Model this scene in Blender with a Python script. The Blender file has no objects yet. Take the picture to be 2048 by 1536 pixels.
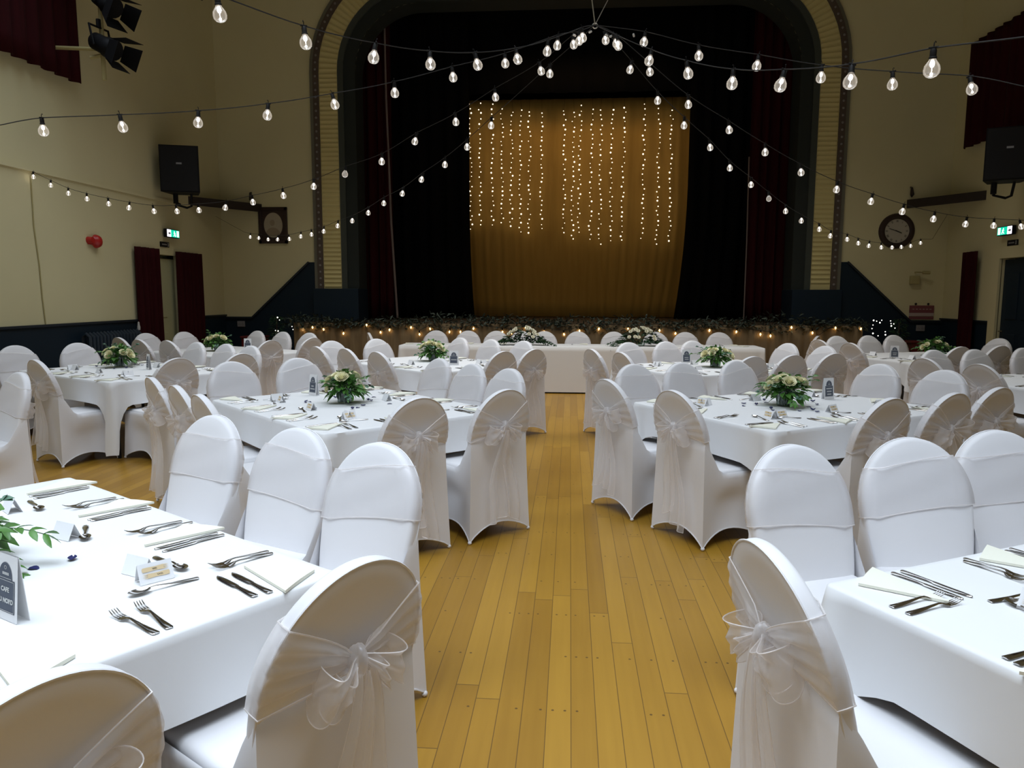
import bpy, bmesh, math, random
from mathutils import Vector, Matrix
random.seed(11)
scene = bpy.context.scene
COL = scene.collection
PI = math.pi

CAM_ROT = [(0.996954, 0.077934, 0.002946), (-0.012242, 0.119083, 0.992809), (0.077023, -0.989821, 0.119674)]
TABLES = {'T1': (-1.806, 1.961, 146.7), 'T2': (1.858, 1.888, 27.7), 'T3': (-1.589, 5.26, 135.3), 'T4': (1.63, 5.513, 31.8), 'T5': (-4.643, 7.455, 150.0), 'T6': (-1.624, 8.662, 138.0), 'T7': (-4.823, 10.138, 152.0), 'T8': (1.631, 8.498, 28.0), 'T9': (4.749, 10.298, 22.0), 'T10': (4.774, 7.397, 21.0)}
# white covered chairs: x, y of the top of the back, kind
CHAIR_TOPS = {'T1': [(-1.709, 3.419, 'F'), (-1.182, 3.126, 'F'), (-0.74, 2.832, 'F'), (-0.462, 1.55, 'B'), (-0.814, 1.012, 'B')], 'T2': [(0.876, 2.942, 'F'), (1.414, 3.137, 'F'), (1.872, 3.353, 'F'), (0.469, 1.746, 'B')], 'T3': [(-2.94, 4.978, 'B'), (-2.525, 4.549, 'B'), (-2.158, 4.146, 'B'), (-0.854, 4.146, 'B'), (-0.392, 4.56, 'B'), (-1.189, 6.725, 'F'), (-0.816, 6.213, 'F'), (-0.472, 5.859, 'F'), (-2.945, 6.216, 'F'), (-2.506, 6.63, 'F')], 'T4': [(0.264, 5.186, 'B'), (0.645, 4.616, 'B'), (1.858, 4.396, 'B'), (2.344, 4.667, 'B'), (2.78, 4.985, 'B'), (0.546, 6.363, 'F'), (0.974, 6.554, 'F'), (1.494, 6.813, 'F'), (2.689, 6.6, 'F'), (2.992, 6.112, 'F')], 'T5': [(-6.257, 7.895, 'F'), (-5.857, 8.389, 'F'), (-4.737, 6.21, 'B'), (-3.585, 6.508, 'B'), (-3.243, 7.08, 'B'), (-4.527, 8.688, 'F'), (-4.034, 8.431, 'F'), (-3.616, 8.158, 'F')], 'T6': [(-2.847, 8.143, 'B'), (-2.432, 7.877, 'B'), (-1.973, 7.459, 'B'), (-0.687, 7.675, 'B'), (-0.38, 8.018, 'B'), (-1.493, 10.06, 'F'), (-1.029, 9.717, 'F'), (-0.583, 9.449, 'F'), (-3.011, 9.152, 'F'), (-2.563, 9.649, 'F')], 'T7': [(-6.054, 9.519, 'B'), (-5.543, 9.138, 'B'), (-5.074, 8.984, 'B'), (-6.321, 10.606, 'F'), (-5.972, 11.058, 'F'), (-4.99, 11.522, 'F'), (-4.469, 11.266, 'F'), (-3.958, 11.025, 'F'), (-3.802, 9.165, 'B'), (-3.473, 9.785, 'B')], 'T8': [(0.238, 8.117, 'B'), (0.529, 7.687, 'B'), (0.731, 9.308, 'F'), (1.218, 9.553, 'F'), (1.582, 9.752, 'F'), (1.773, 7.299, 'B'), (2.219, 7.534, 'B'), (2.703, 7.791, 'B'), (2.698, 9.385, 'F'), (3.0, 8.939, 'F')], 'T9': [(3.888, 11.163, 'F'), (4.416, 11.378, 'F'), (4.855, 11.554, 'F'), (3.327, 10.198, 'B'), (3.503, 9.556, 'B'), (4.548, 8.999, 'B'), (5.122, 9.234, 'B'), (6.002, 10.857, 'F')], 'T10': [(3.365, 7.29, 'B'), (3.557, 6.695, 'B'), (3.965, 8.41, 'F'), (4.464, 8.545, 'F'), (5.165, 8.865, 'F')], 'T11': [(-4.097, 5.199, 'F')], 'TH': [(-3.053, 11.149, 'B'), (-2.203, 11.745, 'F'), (-1.649, 11.658, 'F'), (-1.21, 11.883, 'F'), (-0.419, 11.828, 'F'), (0.127, 11.585, 'F'), (0.704, 11.664, 'F'), (1.36, 11.6, 'F'), (1.867, 11.824, 'F'), (2.423, 11.9, 'F'), (3.385, 11.292, 'F')]}
HUB = (0.137, 5.0, 3.265)
FESTOONS = {'S1': ((-6.8, -6.05), [(0.054, 4.868, 3.138), (-0.15, 4.543, 2.961), (-0.314, 4.283, 2.839), (-0.502, 3.982, 2.726), (-0.688, 3.686, 2.645), (-0.879, 3.383, 2.589), (-1.082, 3.06, 2.554), (-1.285, 2.735, 2.552)]), 'S2': ((-6.8, 1.73), [(0.036, 4.952, 3.145), (-0.099, 4.889, 3.103), (-0.418, 4.739, 2.954), (-0.722, 4.595, 2.84), (-1.042, 4.444, 2.717), (-1.362, 4.294, 2.618), (-1.686, 4.141, 2.529), (-2.011, 3.988, 2.46), (-2.349, 3.828, 2.407), (-2.672, 3.676, 2.361)]), 'S3': ((-6.8, 9.06), [(-0.002, 5.081, 3.165), (-0.222, 5.21, 3.04), (-0.547, 5.4, 2.925), (-0.857, 5.581, 2.803), (-1.193, 5.778, 2.707), (-1.508, 5.962, 2.593), (-1.871, 6.175, 2.533), (-2.211, 6.374, 2.462), (-2.569, 6.584, 2.416), (-2.949, 6.806, 2.388), (-3.302, 7.013, 2.364), (-3.694, 7.242, 2.368), (-4.027, 7.437, 2.381), (-4.397, 7.653, 2.407), (-4.804, 7.892, 2.472), (-5.183, 8.114, 2.544), (-5.593, 8.354, 2.631), (-5.966, 8.572, 2.725), (-6.333, 8.787, 2.851), (-6.718, 9.012, 2.991)]), 'S4': ((-6.6, 14.0), [(-0.16, 5.396, 3.076), (-0.639, 6.036, 2.874), (-0.88, 6.358, 2.773), (-1.122, 6.681, 2.687), (-1.399, 7.051, 2.615), (-1.667, 7.41, 2.535), (-1.958, 7.799, 2.491), (-2.222, 8.151, 2.432), (-2.521, 8.551, 2.386), (-2.819, 8.949, 2.366), (-3.137, 9.373, 2.337), (-3.447, 9.788, 2.333), (-3.73, 10.166, 2.337), (-4.083, 10.638, 2.338), (-4.436, 11.109, 2.366), (-4.785, 11.575, 2.401), (-5.124, 12.028, 2.459), (-5.47, 12.491, 2.511)]), 'S5': ((6.8, 0.3), [(0.434, 4.79, 3.078), (0.729, 4.582, 2.927), (1.02, 4.377, 2.805), (1.303, 4.177, 2.684), (1.587, 3.977, 2.589), (1.865, 3.781, 2.507)]), 'S6': ((4.0, -4.3), [(0.265, 4.691, 3.027), (0.425, 4.306, 2.823), (0.573, 3.949, 2.653), (0.726, 3.581, 2.503), (0.862, 3.254, 2.404), (1.01, 2.898, 2.317), (1.146, 2.57, 2.266)]), 'S7': ((6.8, 9.06), [(0.27, 5.081, 3.165), (0.508, 5.226, 3.025), (0.798, 5.403, 2.856), (1.119, 5.598, 2.723), (1.428, 5.787, 2.597), (1.749, 5.982, 2.48), (2.1, 6.196, 2.379), (2.453, 6.411, 2.31), (2.795, 6.619, 2.25), (3.15, 6.836, 2.208), (3.539, 7.073, 2.185), (3.891, 7.287, 2.19), (4.248, 7.505, 2.198)]), 'S8': ((6.6, 14.0), [(0.206, 5.097, 3.191), (0.398, 5.364, 3.082), (0.617, 5.669, 2.952), (0.862, 6.009, 2.847), (1.126, 6.378, 2.749), (1.36, 6.703, 2.636), (1.636, 7.088, 2.549), (1.887, 7.437, 2.466), (2.154, 7.809, 2.387), (2.429, 8.193, 2.329), (2.761, 8.655, 2.279), (3.002, 8.989, 2.232), (3.373, 9.506, 2.229), (3.647, 9.888, 2.206), (3.941, 10.297, 2.2), (4.288, 10.78, 2.209), (4.632, 11.26, 2.238), (4.936, 11.683, 2.271), (5.281, 12.163, 2.316), (5.669, 12.704, 2.398)])}
CABLE_ENDS = {'S1': [(-1.318, 2.683, 2.588)], 'S2': [(-2.838, 3.598, 2.381)], 'S5': [(2.038, 3.659, 2.494)], 'S6': [(1.263, 2.288, 2.274)], 'S7': [(4.38, 7.585, 2.266)], 'S8': [(6.178, 13.413, 2.521)], 'S4': [(-5.745, 12.858, 2.635)]}
LED_STRANDS = [(-2.335, 5.869, -2.313, 3.049), (-2.1, 5.853, -2.1, 3.154), (-1.827, 5.835, -1.815, 3.153), (-1.601, 5.73, -1.584, 3.218), (-1.375, 5.68, -1.381, 3.111), (-1.175, 5.692, -1.177, 2.978), (-0.971, 5.669, -0.966, 2.964), (-0.693, 5.639, -0.692, 3.074), (-0.172, 5.694, -0.167, 2.961), (0.026, 5.653, 0.022, 2.815), (0.181, 5.777, 0.172, 2.987), (0.439, 5.702, 0.431, 2.814), (0.653, 5.689, 0.656, 2.727), (0.887, 5.698, 0.903, 2.8), (1.167, 5.736, 1.155, 2.786), (1.612, 5.785, 1.617, 2.856), (1.937, 5.686, 1.95, 2.705), (2.213, 5.657, 2.237, 2.796)]
EDISON = [(-4.888, 13.28, 0.915), (-4.708, 13.28, 0.953), (-4.503, 13.28, 0.917), (-4.13, 13.28, 0.847), (-3.698, 13.28, 1.004), (-3.441, 13.28, 0.87), (-3.273, 13.28, 0.916), (-2.876, 13.28, 0.964), (-2.721, 13.28, 0.838), (-2.527, 13.28, 0.939), (-2.171, 13.28, 0.887), (-1.97, 13.28, 0.889), (-1.733, 13.28, 0.953), (-1.208, 13.28, 0.894), (-1.045, 13.28, 0.877), (-0.793, 13.28, 0.968), (-0.461, 13.28, 0.899), (-0.103, 13.28, 0.857), (0.172, 13.28, 0.921), (0.517, 13.28, 0.959), (1.029, 13.28, 0.962), (1.582, 13.28, 0.939), (1.863, 13.28, 0.888), (2.451, 13.28, 0.945), (2.918, 13.28, 0.922), (3.332, 13.28, 0.881), (3.504, 13.28, 0.856), (3.856, 13.28, 1.007), (4.217, 13.28, 0.913), (4.601, 13.28, 1.003), (5.03, 13.28, 0.988), (4.308, 13.28, 0.792)]
TREE_R = [(5.163, 13.1, 1.135), (5.213, 13.1, 1.122), (5.296, 13.1, 1.138), (5.268, 13.1, 1.096), (5.156, 13.1, 1.056), (5.144, 13.1, 0.995), (5.164, 13.1, 0.913), (5.251, 13.1, 0.873), (5.366, 13.1, 0.943), (5.372, 13.1, 0.891), (5.442, 13.1, 1.128), (5.452, 13.1, 1.084), (5.459, 13.1, 1.042), (5.498, 13.1, 1.077), (5.521, 13.1, 1.006)]
TREE_L = [(-5.29, 13.1, 1.129), (-5.254, 13.1, 1.084), (-5.025, 13.1, 0.967), (-5.289, 13.1, 0.884), (-5.336, 13.1, 0.893), (-5.008, 13.1, 0.913)]
FLOWERS = {'T3': (-1.665, 5.35, 0.745), 'T4': (1.575, 5.516, 0.745), 'T5': (-4.952, 7.78, 0.745), 'T6': (-1.66, 8.898, 0.745), 'T7': (-5.201, 10.606, 0.745), 'T8': (1.644, 8.497, 0.745), 'T9': (5.114, 10.852, 0.745)}
SIGNS = {'T1': (-1.379, 1.662, 0.745), 'T3': (-2.045, 5.758, 0.745), 'T4': (2.024, 5.93, 0.745), 'T5': (-4.484, 7.553, 0.745), 'T6': (-1.326, 8.413, 0.745), 'T8': (1.382, 8.901, 0.745), 'T9': (4.193, 9.918, 0.745), 'T7': (-4.643, 10.369, 0.745)}


# ------------------------------------------------------------------ camera, world, lights, exposure
cam_data = bpy.data.cameras.new('camera')
cam_data.sensor_width = 36.0
cam_data.lens = 1480.0 / 2048.0 * 36.0
cam_data.clip_end = 100
cam = bpy.data.objects.new('camera', cam_data)
COL.objects.link(cam)
rx, ux, bx_ = (Vector(v) for v in CAM_ROT)
cam.matrix_world = Matrix(((rx.x, ux.x, bx_.x, 0.0), (rx.y, ux.y, bx_.y, 0.0), (rx.z, ux.z, bx_.z, 1.55), (0, 0, 0, 1)))
scene.camera = cam

world = bpy.data.worlds.new('hall_air')
scene.world = world
world.use_nodes = True
world.node_tree.nodes['Background'].inputs[0].default_value = (0.55, 0.6, 0.7, 1)
world.node_tree.nodes['Background'].inputs[1].default_value = 0.004

vs = scene.view_settings
vs.view_transform = 'Standard'
vs.look = 'None'
vs.gamma = 1.0
vs.use_curve_mapping = False
vs.exposure = 0.0


def area_light(name, loc, size, size_y, power, color, spread=150, rot=(0, 0, 0)):
    l = bpy.data.lights.new(name, 'AREA')
    l.shape = 'RECTANGLE'
    l.size = size
    l.size_y = size_y
    l.energy = power
    l.color = color
    l.spread = math.radians(spread)
    o = bpy.data.objects.new(name, l)
    COL.objects.link(o)
    o.location = loc
    o.rotation_euler = rot
    return o


# the hall's overhead lighting: cool rows over the near half, weaker neutral rows towards the stage
COOL = (0.76, 0.87, 1.0)
NEUT = (1.0, 0.97, 0.92)
area_light('hall_light_near', (-1.6, 1.1, 6.3), 8.6, 3.0, 345, COOL, 118)
area_light('hall_light_middle', (-1.6, 7.8, 6.6), 10.0, 2.6, 150, COOL, 112)
area_light('hall_light_far', (0, 10.3, 6.9), 8.0, 1.6, 125, NEUT, 108)
area_light('rear_fill_light', (0, -7.8, 4.4), 7.0, 3.0, 45, COOL, 160, (math.radians(90), 0, 0))  # added cool fill from behind the camera; the rear wall has no window
area_light('stage_fill_light', (0.1, 15.6, 6.4), 3.0, 0.4, 8.5, (1.0, 0.62, 0.27), 140, (math.radians(38), 0, 0))  # weak warm fill added above the stage to brighten the gold cloth


# ------------------------------------------------------------------ materials
def nt(name):
    m = bpy.data.materials.new(name)
    m.use_nodes = True
    return m, m.node_tree.nodes, m.node_tree.links


def mat(name, color, rough=0.6, metal=0.0, spec=0.5, emit=None, strength=0.0, sheen=0.0, var=0.0, var_scale=8.0, sample=True):
    m, n, l = nt(name)
    b = n['Principled BSDF']
    b.inputs['Base Color'].default_value = (*color, 1)
    b.inputs['Roughness'].default_value = rough
    b.inputs['Metallic'].default_value = metal
    b.inputs['Specular IOR Level'].default_value = spec
    if sheen:
        b.inputs['Sheen Weight'].default_value = sheen
    if emit:
        b.inputs['Emission Color'].default_value = (*emit, 1)
        b.inputs['Emission Strength'].default_value = strength
        if not sample:
            m.cycles.emission_sampling = 'NONE'
    if var:
        tc = n.new('ShaderNodeTexCoord')
        no = n.new('ShaderNodeTexNoise')
        no.inputs['Scale'].default_value = var_scale
        no.inputs['Detail'].default_value = 4
        mx = n.new('ShaderNodeMix')
        mx.data_type = 'RGBA'
        mx.inputs[6].default_value = (*[c * (1 - var) for c in color], 1)
        mx.inputs[7].default_value = (*[min(1, c * (1 + var)) for c in color], 1)
        l.new(tc.outputs['Object'], no.inputs['Vector'])
        l.new(no.outputs['Fac'], mx.inputs[0])
        l.new(mx.outputs[2], b.inputs['Base Color'])
    return m


def organza(name, color, low, high):
    m, n, l = nt(name)
    n.remove(n['Principled BSDF'])
    out = n['Material Output']
    tr = n.new('ShaderNodeBsdfTransparent')
    df = n.new('ShaderNodeBsdfDiffuse')
    tl = n.new('ShaderNodeBsdfTranslucent')
    gl = n.new('ShaderNodeBsdfGlossy')
    for s in (df, tl, gl):
        s.inputs['Color'].default_value = (*color, 1)
    gl.inputs['Roughness'].default_value = 0.35
    a = n.new('ShaderNodeMixShader')
    a.inputs[0].default_value = 0.5
    l.new(df.outputs[0], a.inputs[1])
    l.new(tl.outputs[0], a.inputs[2])
    a2 = n.new('ShaderNodeMixShader')
    a2.inputs[0].default_value = 0.12
    l.new(a.outputs[0], a2.inputs[1])
    l.new(gl.outputs[0], a2.inputs[2])
    lw = n.new('ShaderNodeLayerWeight')
    lw.inputs['Blend'].default_value = 0.35
    mr = n.new('ShaderNodeMapRange')
    mr.inputs['To Min'].default_value = low
    mr.inputs['To Max'].default_value = high
    l.new(lw.outputs['Facing'], mr.inputs['Value'])
    mx = n.new('ShaderNodeMixShader')
    l.new(mr.outputs[0], mx.inputs[0])
    l.new(tr.outputs[0], mx.inputs[1])
    l.new(a2.outputs[0], mx.inputs[2])
    l.new(mx.outputs[0], out.inputs['Surface'])
    return m


def clear_glass(name, tint, gloss=0.12, emit=None, strength=0.0):
    m, n, l = nt(name)
    n.remove(n['Principled BSDF'])
    out = n['Material Output']
    tr = n.new('ShaderNodeBsdfTransparent')
    tr.inputs['Color'].default_value = (*tint, 1)
    gl = n.new('ShaderNodeBsdfGlossy')
    gl.inputs['Roughness'].default_value = 0.04
    lw = n.new('ShaderNodeLayerWeight')
    lw.inputs['Blend'].default_value = 0.25
    mr = n.new('ShaderNodeMapRange')
    mr.inputs['To Min'].default_value = gloss * 0.4
    mr.inputs['To Max'].default_value = min(1, gloss * 5)
    l.new(lw.outputs['Fresnel'], mr.inputs['Value'])
    mx = n.new('ShaderNodeMixShader')
    l.new(mr.outputs[0], mx.inputs[0])
    l.new(tr.outputs[0], mx.inputs[1])
    l.new(gl.outputs[0], mx.inputs[2])
    last = mx
    if emit:
        em = n.new('ShaderNodeEmission')
        em.inputs['Color'].default_value = (*emit, 1)
        em.inputs['Strength'].default_value = strength
        ad = n.new('ShaderNodeAddShader')
        l.new(mx.outputs[0], ad.inputs[0])
        l.new(em.outputs[0], ad.inputs[1])
        last = ad
        m.cycles.emission_sampling = 'NONE'
    l.new(last.outputs[0], out.inputs['Surface'])
    return m


def floor_material():
    m, n, l = nt('varnished_boards')
    b = n['Principled BSDF']
    tc = n.new('ShaderNodeTexCoord')
    sp = n.new('ShaderNodeSeparateXYZ')
    l.new(tc.outputs['Object'], sp.inputs[0])

    def math_(op, a, c=None, d=None):
        k = n.new('ShaderNodeMath')
        k.operation = op
        for i, v in enumerate((a, c, d)):
            if v is None:
                continue
            if isinstance(v, (int, float)):
                k.inputs[i].default_value = v
            else:
                l.new(v, k.inputs[i])
        return k.outputs[0]
    W = 0.0915
    xs = math_('DIVIDE', math_('ADD', sp.outputs['X'], 20 * W - 0.0215), W)
    col = math_('FLOOR', xs)
    fx = math_('FRACT', xs)
    wn = n.new('ShaderNodeTexWhiteNoise')
    wn.noise_dimensions = '1D'
    l.new(col, wn.inputs['W'])
    ys = math_('DIVIDE', math_('ADD', sp.outputs['Y'], math_('MULTIPLY', wn.outputs['Value'], 7.0)), 1.9)
    row = math_('FLOOR', ys)
    fy = math_('FRACT', ys)
    wn2 = n.new('ShaderNodeTexWhiteNoise')
    wn2.noise_dimensions = '2D'
    cb = n.new('ShaderNodeCombineXYZ')
    l.new(col, cb.inputs[0])
    l.new(row, cb.inputs[1])
    l.new(cb.outputs[0], wn2.inputs['Vector'])
    gx = math_('MINIMUM', fx, math_('SUBTRACT', 1.0, fx))
    gy = math_('MINIMUM', fy, math_('SUBTRACT', 1.0, fy))
    linx = math_('LESS_THAN', gx, 0.017)
    liny = math_('LESS_THAN', gy, 0.0012)
    line = math_('MAXIMUM', linx, liny)
    # grain along the boards
    mp = n.new('ShaderNodeMapping')
    mp.inputs['Scale'].default_value = (34, 1.6, 1)
    l.new(tc.outputs['Object'], mp.inputs['Vector'])
    off = n.new('ShaderNodeVectorMath')
    off.operation = 'ADD'
    l.new(mp.outputs[0], off.inputs[0])
    l.new(wn2.outputs['Color'], off.inputs[1])
    gr = n.new('ShaderNodeTexNoise')
    gr.inputs['Scale'].default_value = 1.0
    gr.inputs['Detail'].default_value = 5
    l.new(off.outputs[0], gr.inputs['Vector'])
    blot = n.new('ShaderNodeTexNoise')
    blot.inputs['Scale'].default_value = 1.3
    blot.inputs['Detail'].default_value = 3
    l.new(tc.outputs['Object'], blot.inputs['Vector'])
    tone = math_('ADD', math_('MULTIPLY', wn2.outputs['Value'], 0.42), math_('ADD', math_('MULTIPLY', gr.outputs['Fac'], 0.35), math_('MULTIPLY', blot.outputs['Fac'], 0.35)))
    cr = n.new('ShaderNodeValToRGB')
    cr.color_ramp.elements[0].position = 0.2
    cr.color_ramp.elements[0].color = (0.275, 0.135, 0.013, 1)
    cr.color_ramp.elements[1].position = 1.0
    cr.color_ramp.elements[1].color = (0.45, 0.245, 0.029, 1)
    l.new(tone, cr.inputs[0])
    # nail marks in rows across the boards
    ny = math_('FRACT', math_('DIVIDE', math_('ADD', sp.outputs['Y'], 0.11), 0.42))
    nyd = math_('MULTIPLY', math_('ABSOLUTE', math_('SUBTRACT', ny, 0.5)), 0.42)
    nx = math_('MULTIPLY', math_('ABSOLUTE', math_('SUBTRACT', math_('FRACT', math_('MULTIPLY', xs, 2.0)), 0.5)), W / 2)
    nd = math_('SQRT', math_('ADD', math_('MULTIPLY', nyd, nyd), math_('MULTIPLY', nx, nx)))
    wn3 = n.new('ShaderNodeTexWhiteNoise')
    wn3.noise_dimensions = '2D'
    cb2 = n.new('ShaderNodeCombineXYZ')
    l.new(math_('FLOOR', math_('MULTIPLY', xs, 2.0)), cb2.inputs[0])
    l.new(math_('FLOOR', math_('DIVIDE', math_('ADD', sp.outputs['Y'], 0.11), 0.42)), cb2.inputs[1])
    l.new(cb2.outputs[0], wn3.inputs['Vector'])
    nail = math_('MULTIPLY', math_('LESS_THAN', nd, 0.0055), math_('GREATER_THAN', wn3.outputs['Value'], 0.62))
    mk = math_('MINIMUM', 1.0, math_('ADD', math_('MULTIPLY', line, 0.72), math_('MULTIPLY', nail, 0.8)))
    mx = n.new('ShaderNodeMix')
    mx.data_type = 'RGBA'
    l.new(mk, mx.inputs[0])
    l.new(cr.outputs[0], mx.inputs[6])
    mx.inputs[7].default_value = (0.07, 0.035, 0.012, 1)
    l.new(mx.outputs[2], b.inputs['Base Color'])
    b.inputs['Roughness'].default_value = 0.36
    b.inputs['Specular IOR Level'].default_value = 0.3
    return m


def wave_cloth(name, c0, c1, scale, rough=0.9):
    m, n, l = nt(name)
    b = n['Principled BSDF']
    tc = n.new('ShaderNodeTexCoord')
    no = n.new('ShaderNodeTexNoise')
    no.inputs['Scale'].default_value = scale
    mp = n.new('ShaderNodeMapping')
    mp.inputs['Scale'].default_value = (6, 6, 0.6)
    l.new(tc.outputs['Object'], mp.inputs[0])
    l.new(mp.outputs[0], no.inputs['Vector'])
    mx = n.new('ShaderNodeMix')
    mx.data_type = 'RGBA'
    mx.inputs[6].default_value = (*c0, 1)
    mx.inputs[7].default_value = (*c1, 1)
    l.new(no.outputs['Fac'], mx.inputs[0])
    l.new(mx.outputs[2], b.inputs['Base Color'])
    b.inputs['Roughness'].default_value = rough
    b.inputs['Specular IOR Level'].default_value = 0.15
    return m


M = {}
M['floor'] = floor_material()
M['wall'] = mat('cream_wall_paint', (0.66, 0.60, 0.36), 0.75, spec=0.25, var=0.05, var_scale=1.2)
M['ceiling'] = mat('ceiling_paint', (0.45, 0.43, 0.36), 0.9)
M['navy'] = mat('navy_dado_paint', (0.008, 0.018, 0.030), 0.5, spec=0.22)
M['rail'] = mat('dado_rail_paint', (0.008, 0.014, 0.022), 0.5)
M['pros_blue'] = mat('proscenium_blue_grey', (0.024, 0.029, 0.026), 0.7, spec=0.2)
M['pros_blue2'] = mat('proscenium_light_blue_grey', (0.055, 0.063, 0.053), 0.65, spec=0.25)
M['pros_cream'] = mat('proscenium_cream', (0.62, 0.53, 0.24), 0.6)
M['pros_brown'] = mat('proscenium_brown', (0.085, 0.06, 0.045), 0.6)
M['pros_olive'] = mat('proscenium_olive', (0.16, 0.15, 0.11), 0.6)
M['rosette'] = mat('rosette_paint', (0.22, 0.20, 0.19), 0.5)
M['black'] = mat('black_drape', (0.006, 0.006, 0.007), 0.95, spec=0.05)
M['stage_floor'] = mat('stage_floor_wood', (0.07, 0.045, 0.025), 0.6, var=0.2)
M['red'] = wave_cloth('dark_red_velvet', (0.020, 0.0014, 0.002), (0.040, 0.0026, 0.004), 3.0)
M['red_edge'] = mat('curtain_lining_edge', (0.22, 0.17, 0.15), 0.9)
M['gold'] = wave_cloth('gold_cloth', (0.50, 0.29, 0.07), (0.62, 0.38, 0.10), 2.0)
M['hessian'] = wave_cloth('brown_hessian', (0.17, 0.12, 0.065), (0.25, 0.18, 0.10), 5.0)
M['cover'] = mat('white_stretch_cover', (0.80, 0.79, 0.805), 0.55, spec=0.3, sheen=0.15)
M['linen'] = mat('white_table_linen', (0.80, 0.80, 0.80), 0.75, spec=0.2, sheen=0.1)
M['organza'] = organza('sheer_white_organza', (0.97, 0.95, 0.955), 0.36, 0.68)
M['organza_edge'] = organza('organza_hem', (0.94, 0.91, 0.90), 0.62, 0.8)
M['bow'] = organza('gathered_organza', (0.97, 0.95, 0.955), 0.40, 0.72)
M['steel'] = mat('polished_steel', (0.62, 0.61, 0.60), 0.16, 1.0)
M['dark_steel'] = mat('black_table_frame', (0.02, 0.02, 0.022), 0.45, 0.6)
M['napkin'] = mat('cream_paper_napkin', (0.83, 0.82, 0.70), 0.85, spec=0.1)
M['card'] = mat('white_card', (0.84, 0.84, 0.85), 0.7, spec=0.2)
M['card_kraft'] = mat('light_birch_wood', (0.72, 0.56, 0.33), 0.7)
M['ink'] = mat('dark_ink', (0.06, 0.05, 0.04), 0.8)
M['plaque'] = mat('slate_blue_print', (0.075, 0.09, 0.125), 0.7)
M['plaque_line'] = mat('pale_print', (0.62, 0.63, 0.62), 0.7)
M['petal'] = mat('navy_paper_petal', (0.010, 0.014, 0.10), 0.6)
M['leaf'] = mat('green_leaf', (0.075, 0.20, 0.035), 0.45, var=0.5, var_scale=14)
M['leaf_dark'] = mat('dark_leaf', (0.014, 0.05, 0.018), 0.4, var=0.4, var_scale=12)
M['euca'] = mat('eucalyptus_leaf', (0.11, 0.21, 0.14), 0.55, var=0.3, var_scale=12)
M['garland'] = mat('garland_leaf', (0.045, 0.062, 0.045), 0.7, var=0.5, var_scale=10)
M['rose'] = mat('cream_rose_petal', (0.90, 0.86, 0.58), 0.6, var=0.08, var_scale=20)
M['rose_pale'] = mat('white_flower_petal', (0.86, 0.84, 0.68), 0.6)
M['stem'] = mat('flower_stem', (0.05, 0.09, 0.03), 0.6)
M['vase'] = clear_glass('vase_glass', (0.80, 0.88, 0.85), 0.14)
M['bulb'] = clear_glass('bulb_glass', (0.97, 0.96, 0.94), 0.16, (1.0, 0.90, 0.78), 0.13)
M['filament'] = mat('bulb_filament', (1, 0.9, 0.75), 0.5, emit=(1.0, 0.88, 0.74), strength=12, sample=False)
M['socket'] = mat('black_lamp_socket', (0.008, 0.007, 0.006), 0.6, spec=0.2)
M['cable'] = mat('black_cable', (0.022, 0.020, 0.018), 0.7, spec=0.2)
M['wire'] = mat('steel_wire', (0.55, 0.54, 0.52), 0.35, 1.0)
M['led'] = mat('warm_led', (1, 0.9, 0.7), 0.5, emit=(1.0, 0.82, 0.55), strength=2.3, sample=False)
M['led_white'] = mat('white_led', (1, 1, 0.95), 0.5, emit=(1.0, 0.97, 0.85), strength=4, sample=False)
M['edison'] = mat('amber_filament', (1, 0.8, 0.5), 0.5, emit=(1.0, 0.66, 0.30), strength=26)
M['amber_glass'] = clear_glass('amber_bulb_glass', (0.98, 0.93, 0.85), 0.12, (1.0, 0.65, 0.3), 0.22)
M['plastic'] = mat('black_plastic', (0.006, 0.006, 0.007), 0.6, spec=0.2)
M['grille'] = mat('dark_speaker_grille', (0.013, 0.013, 0.015), 0.7, spec=0.2)
M['logo'] = mat('silver_badge', (0.30, 0.30, 0.32), 0.4, 0.5)
M['dark_wood'] = mat('dark_stained_wood', (0.022, 0.013, 0.010), 0.5, var=0.3)
M['frame_wood'] = mat('dark_mahogany', (0.030, 0.012, 0.009), 0.4)
M['photo'] = mat('faded_sepia_print', (0.42, 0.36, 0.26), 0.8, var=0.12, var_scale=4)
M['sepia'] = mat('sepia_figure', (0.30, 0.24, 0.16), 0.8)
M['clock_face'] = mat('pale_clock_dial', (0.48, 0.44, 0.36), 0.6)
M['alarm_red'] = mat('fire_bell_red', (0.42, 0.018, 0.015), 0.35)
M['sign_green'] = mat('green_exit_panel', (0.0, 0.3, 0.2), 0.5, emit=(0.0, 0.62, 0.36), strength=1.1)
M['sign_white'] = mat('lit_white_panel', (0.9, 0.9, 0.9), 0.5, emit=(0.9, 0.85, 1.0), strength=1.7)
M['notice'] = mat('faded_red_notice', (0.20, 0.055, 0.06), 0.7)
M['notice_pale'] = mat('pale_notice_print', (0.45, 0.36, 0.33), 0.7)
M['white_plastic'] = mat('white_plastic', (0.5, 0.48, 0.45), 0.5)
M['grey_plastic'] = mat('grey_plastic', (0.24, 0.23, 0.23), 0.5)
M['pipe_paint'] = mat('cream_painted_pipe', (0.42, 0.36, 0.16), 0.5)
M['door_pale'] = mat('pale_green_door', (0.44, 0.44, 0.26), 0.6)
M['radiator'] = mat('dark_blue_radiator', (0.016, 0.026, 0.038), 0.35)
M['red_box'] = mat('dark_red_paint', (0.14, 0.012, 0.014), 0.5)


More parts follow.
